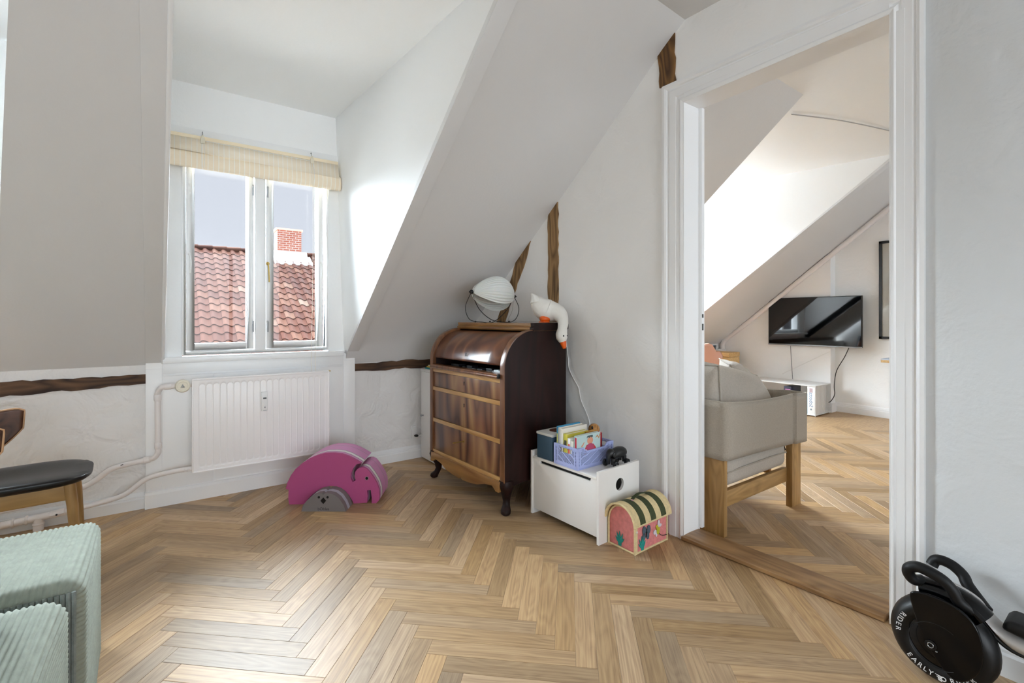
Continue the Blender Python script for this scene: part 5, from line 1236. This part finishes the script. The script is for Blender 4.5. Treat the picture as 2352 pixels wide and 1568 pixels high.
for r_ in range(17):
    d0 = r_*tl
    for c_ in range(-6, 28):
        x = -.2+c_*tw; y = YR-d0*math.cos(PIT); z = ZR-d0*math.sin(PIT)
        ctr = Vector((x, y-.15)); dd = ctr.dot(fw); u = 1176+1085*ctr.dot(rt)/dd; v = 731+1085*(1-z)/dd
        vis = (430 < u < 572 or 610 < u < 738) and v < 805
        cells.append((vis, -abs(z), x, y, z))
cells.sort(key=lambda c: (not c[0], c[1]*0))
nsep = 0
for vis, _, x, y, z in cells:
    if vis and nsep < 300:
        nsep += 1
        o = D.objects.new('roof_tile', tme); COL.objects.link(o); o.parent = ho; o.location = Vector((x, y, z))-ho.location; o.rotation_euler = (PIT, 0, 0)
    else:
        m = Matrix.Translation((x, y, z)) @ Matrix.Rotation(PIT, 4, 'X'); rest.add([tuple(m @ Vector(p)) for p in tmb.v], tmb.f)
rt_ = rest.build('roof_tile_field', plain('terracotta_rest', '#35170b', .9, spec=.08), ho, True, ang=50); rt_['kind'] = 'stuff'
MB().quadslab([(-2, YR+.05, ZR-.02), (7, YR+.05, ZR-.02), (7, YR-6.2*math.cos(PIT), ZR-.02-6.2*math.sin(PIT)), (-2, YR-6.2*math.cos(PIT), ZR-.02-6.2*math.sin(PIT))], (0, 0, -.1)).build('roof_deck', plain('dark_roof_felt', '#3a241c', .9), ho, True)  # dark brown deck under the tiles
MB().quadslab([(-2, YR+.02, ZR-.02), (7, YR+.02, ZR-.02), (7, YR+5, ZR-3), (-2, YR+5, ZR-3)], (0, 0, -.1)).build('rear_roof', plain('terracotta_rear', '#c98468', .9), ho, True)
for k in range(24): MB().tube([(-1.6+k*.37, YR+.02, ZR+.02), (-1.23+k*.37, YR+.02, ZR+.03)], [.10, .11], 12).build('ridge_tile', 'tile', ho, True)
MB().box(-2, 7, YR-5.2, YR+4.5, -4, ZR-3.2).build('house_wall', plain('ochre_render', '#cdb28a', .9), ho, True)
t = NT('red_brick'); br = t.new('ShaderNodeTexBrick'); tc = t.new('ShaderNodeTexCoord'); mp = t.new('ShaderNodeMapping'); mp.inputs['Rotation'].default_value = (R(90), 0, 0)
t.link(tc.outputs['Object'], mp.inputs[0]); t.link(mp.outputs[0], br.inputs['Vector']); br.inputs['Scale'].default_value = 1.0
br.inputs['Color1'].default_value = lin('#97503c'); br.inputs['Color2'].default_value = lin('#a3604a'); br.inputs['Mortar'].default_value = lin('#b5aaa2')
br.inputs['Brick Width'].default_value = .19; br.inputs['Row Height'].default_value = .068; br.inputs['Mortar Size'].default_value = .010
t.link(br.outputs[0], t.b.inputs['Base Color']); t.b.inputs['Roughness'].default_value = .9; M['brick'] = t.m
chm = MB().box(2.74, 3.46, 16.75, 17.35, 2.6, 3.86).build('chimney', 'brick', ho, True)
MB().box(2.70, 3.50, 16.70, 17.40, 3.86, 3.92).build('chimney_cap', plain('brick_cap', '#d9b8a6', .9), chm, True)
MB().prism([(16.60, 2.92), (16.74, 3.02), (16.74, 3.18), (16.58, 2.97)], YZ, 2.62, 3.62).build('lead_flashing', plain('pale_lead', '#e6e6e8', .6), chm, True)
MB().prism([(16.3, 2.70), (16.75, 2.98), (16.75, 3.04), (16.3, 2.76)], YZ, 2.60, 3.72).build('lead_flashing', plain('pale_lead2', '#e6e6e8', .6), chm, True)
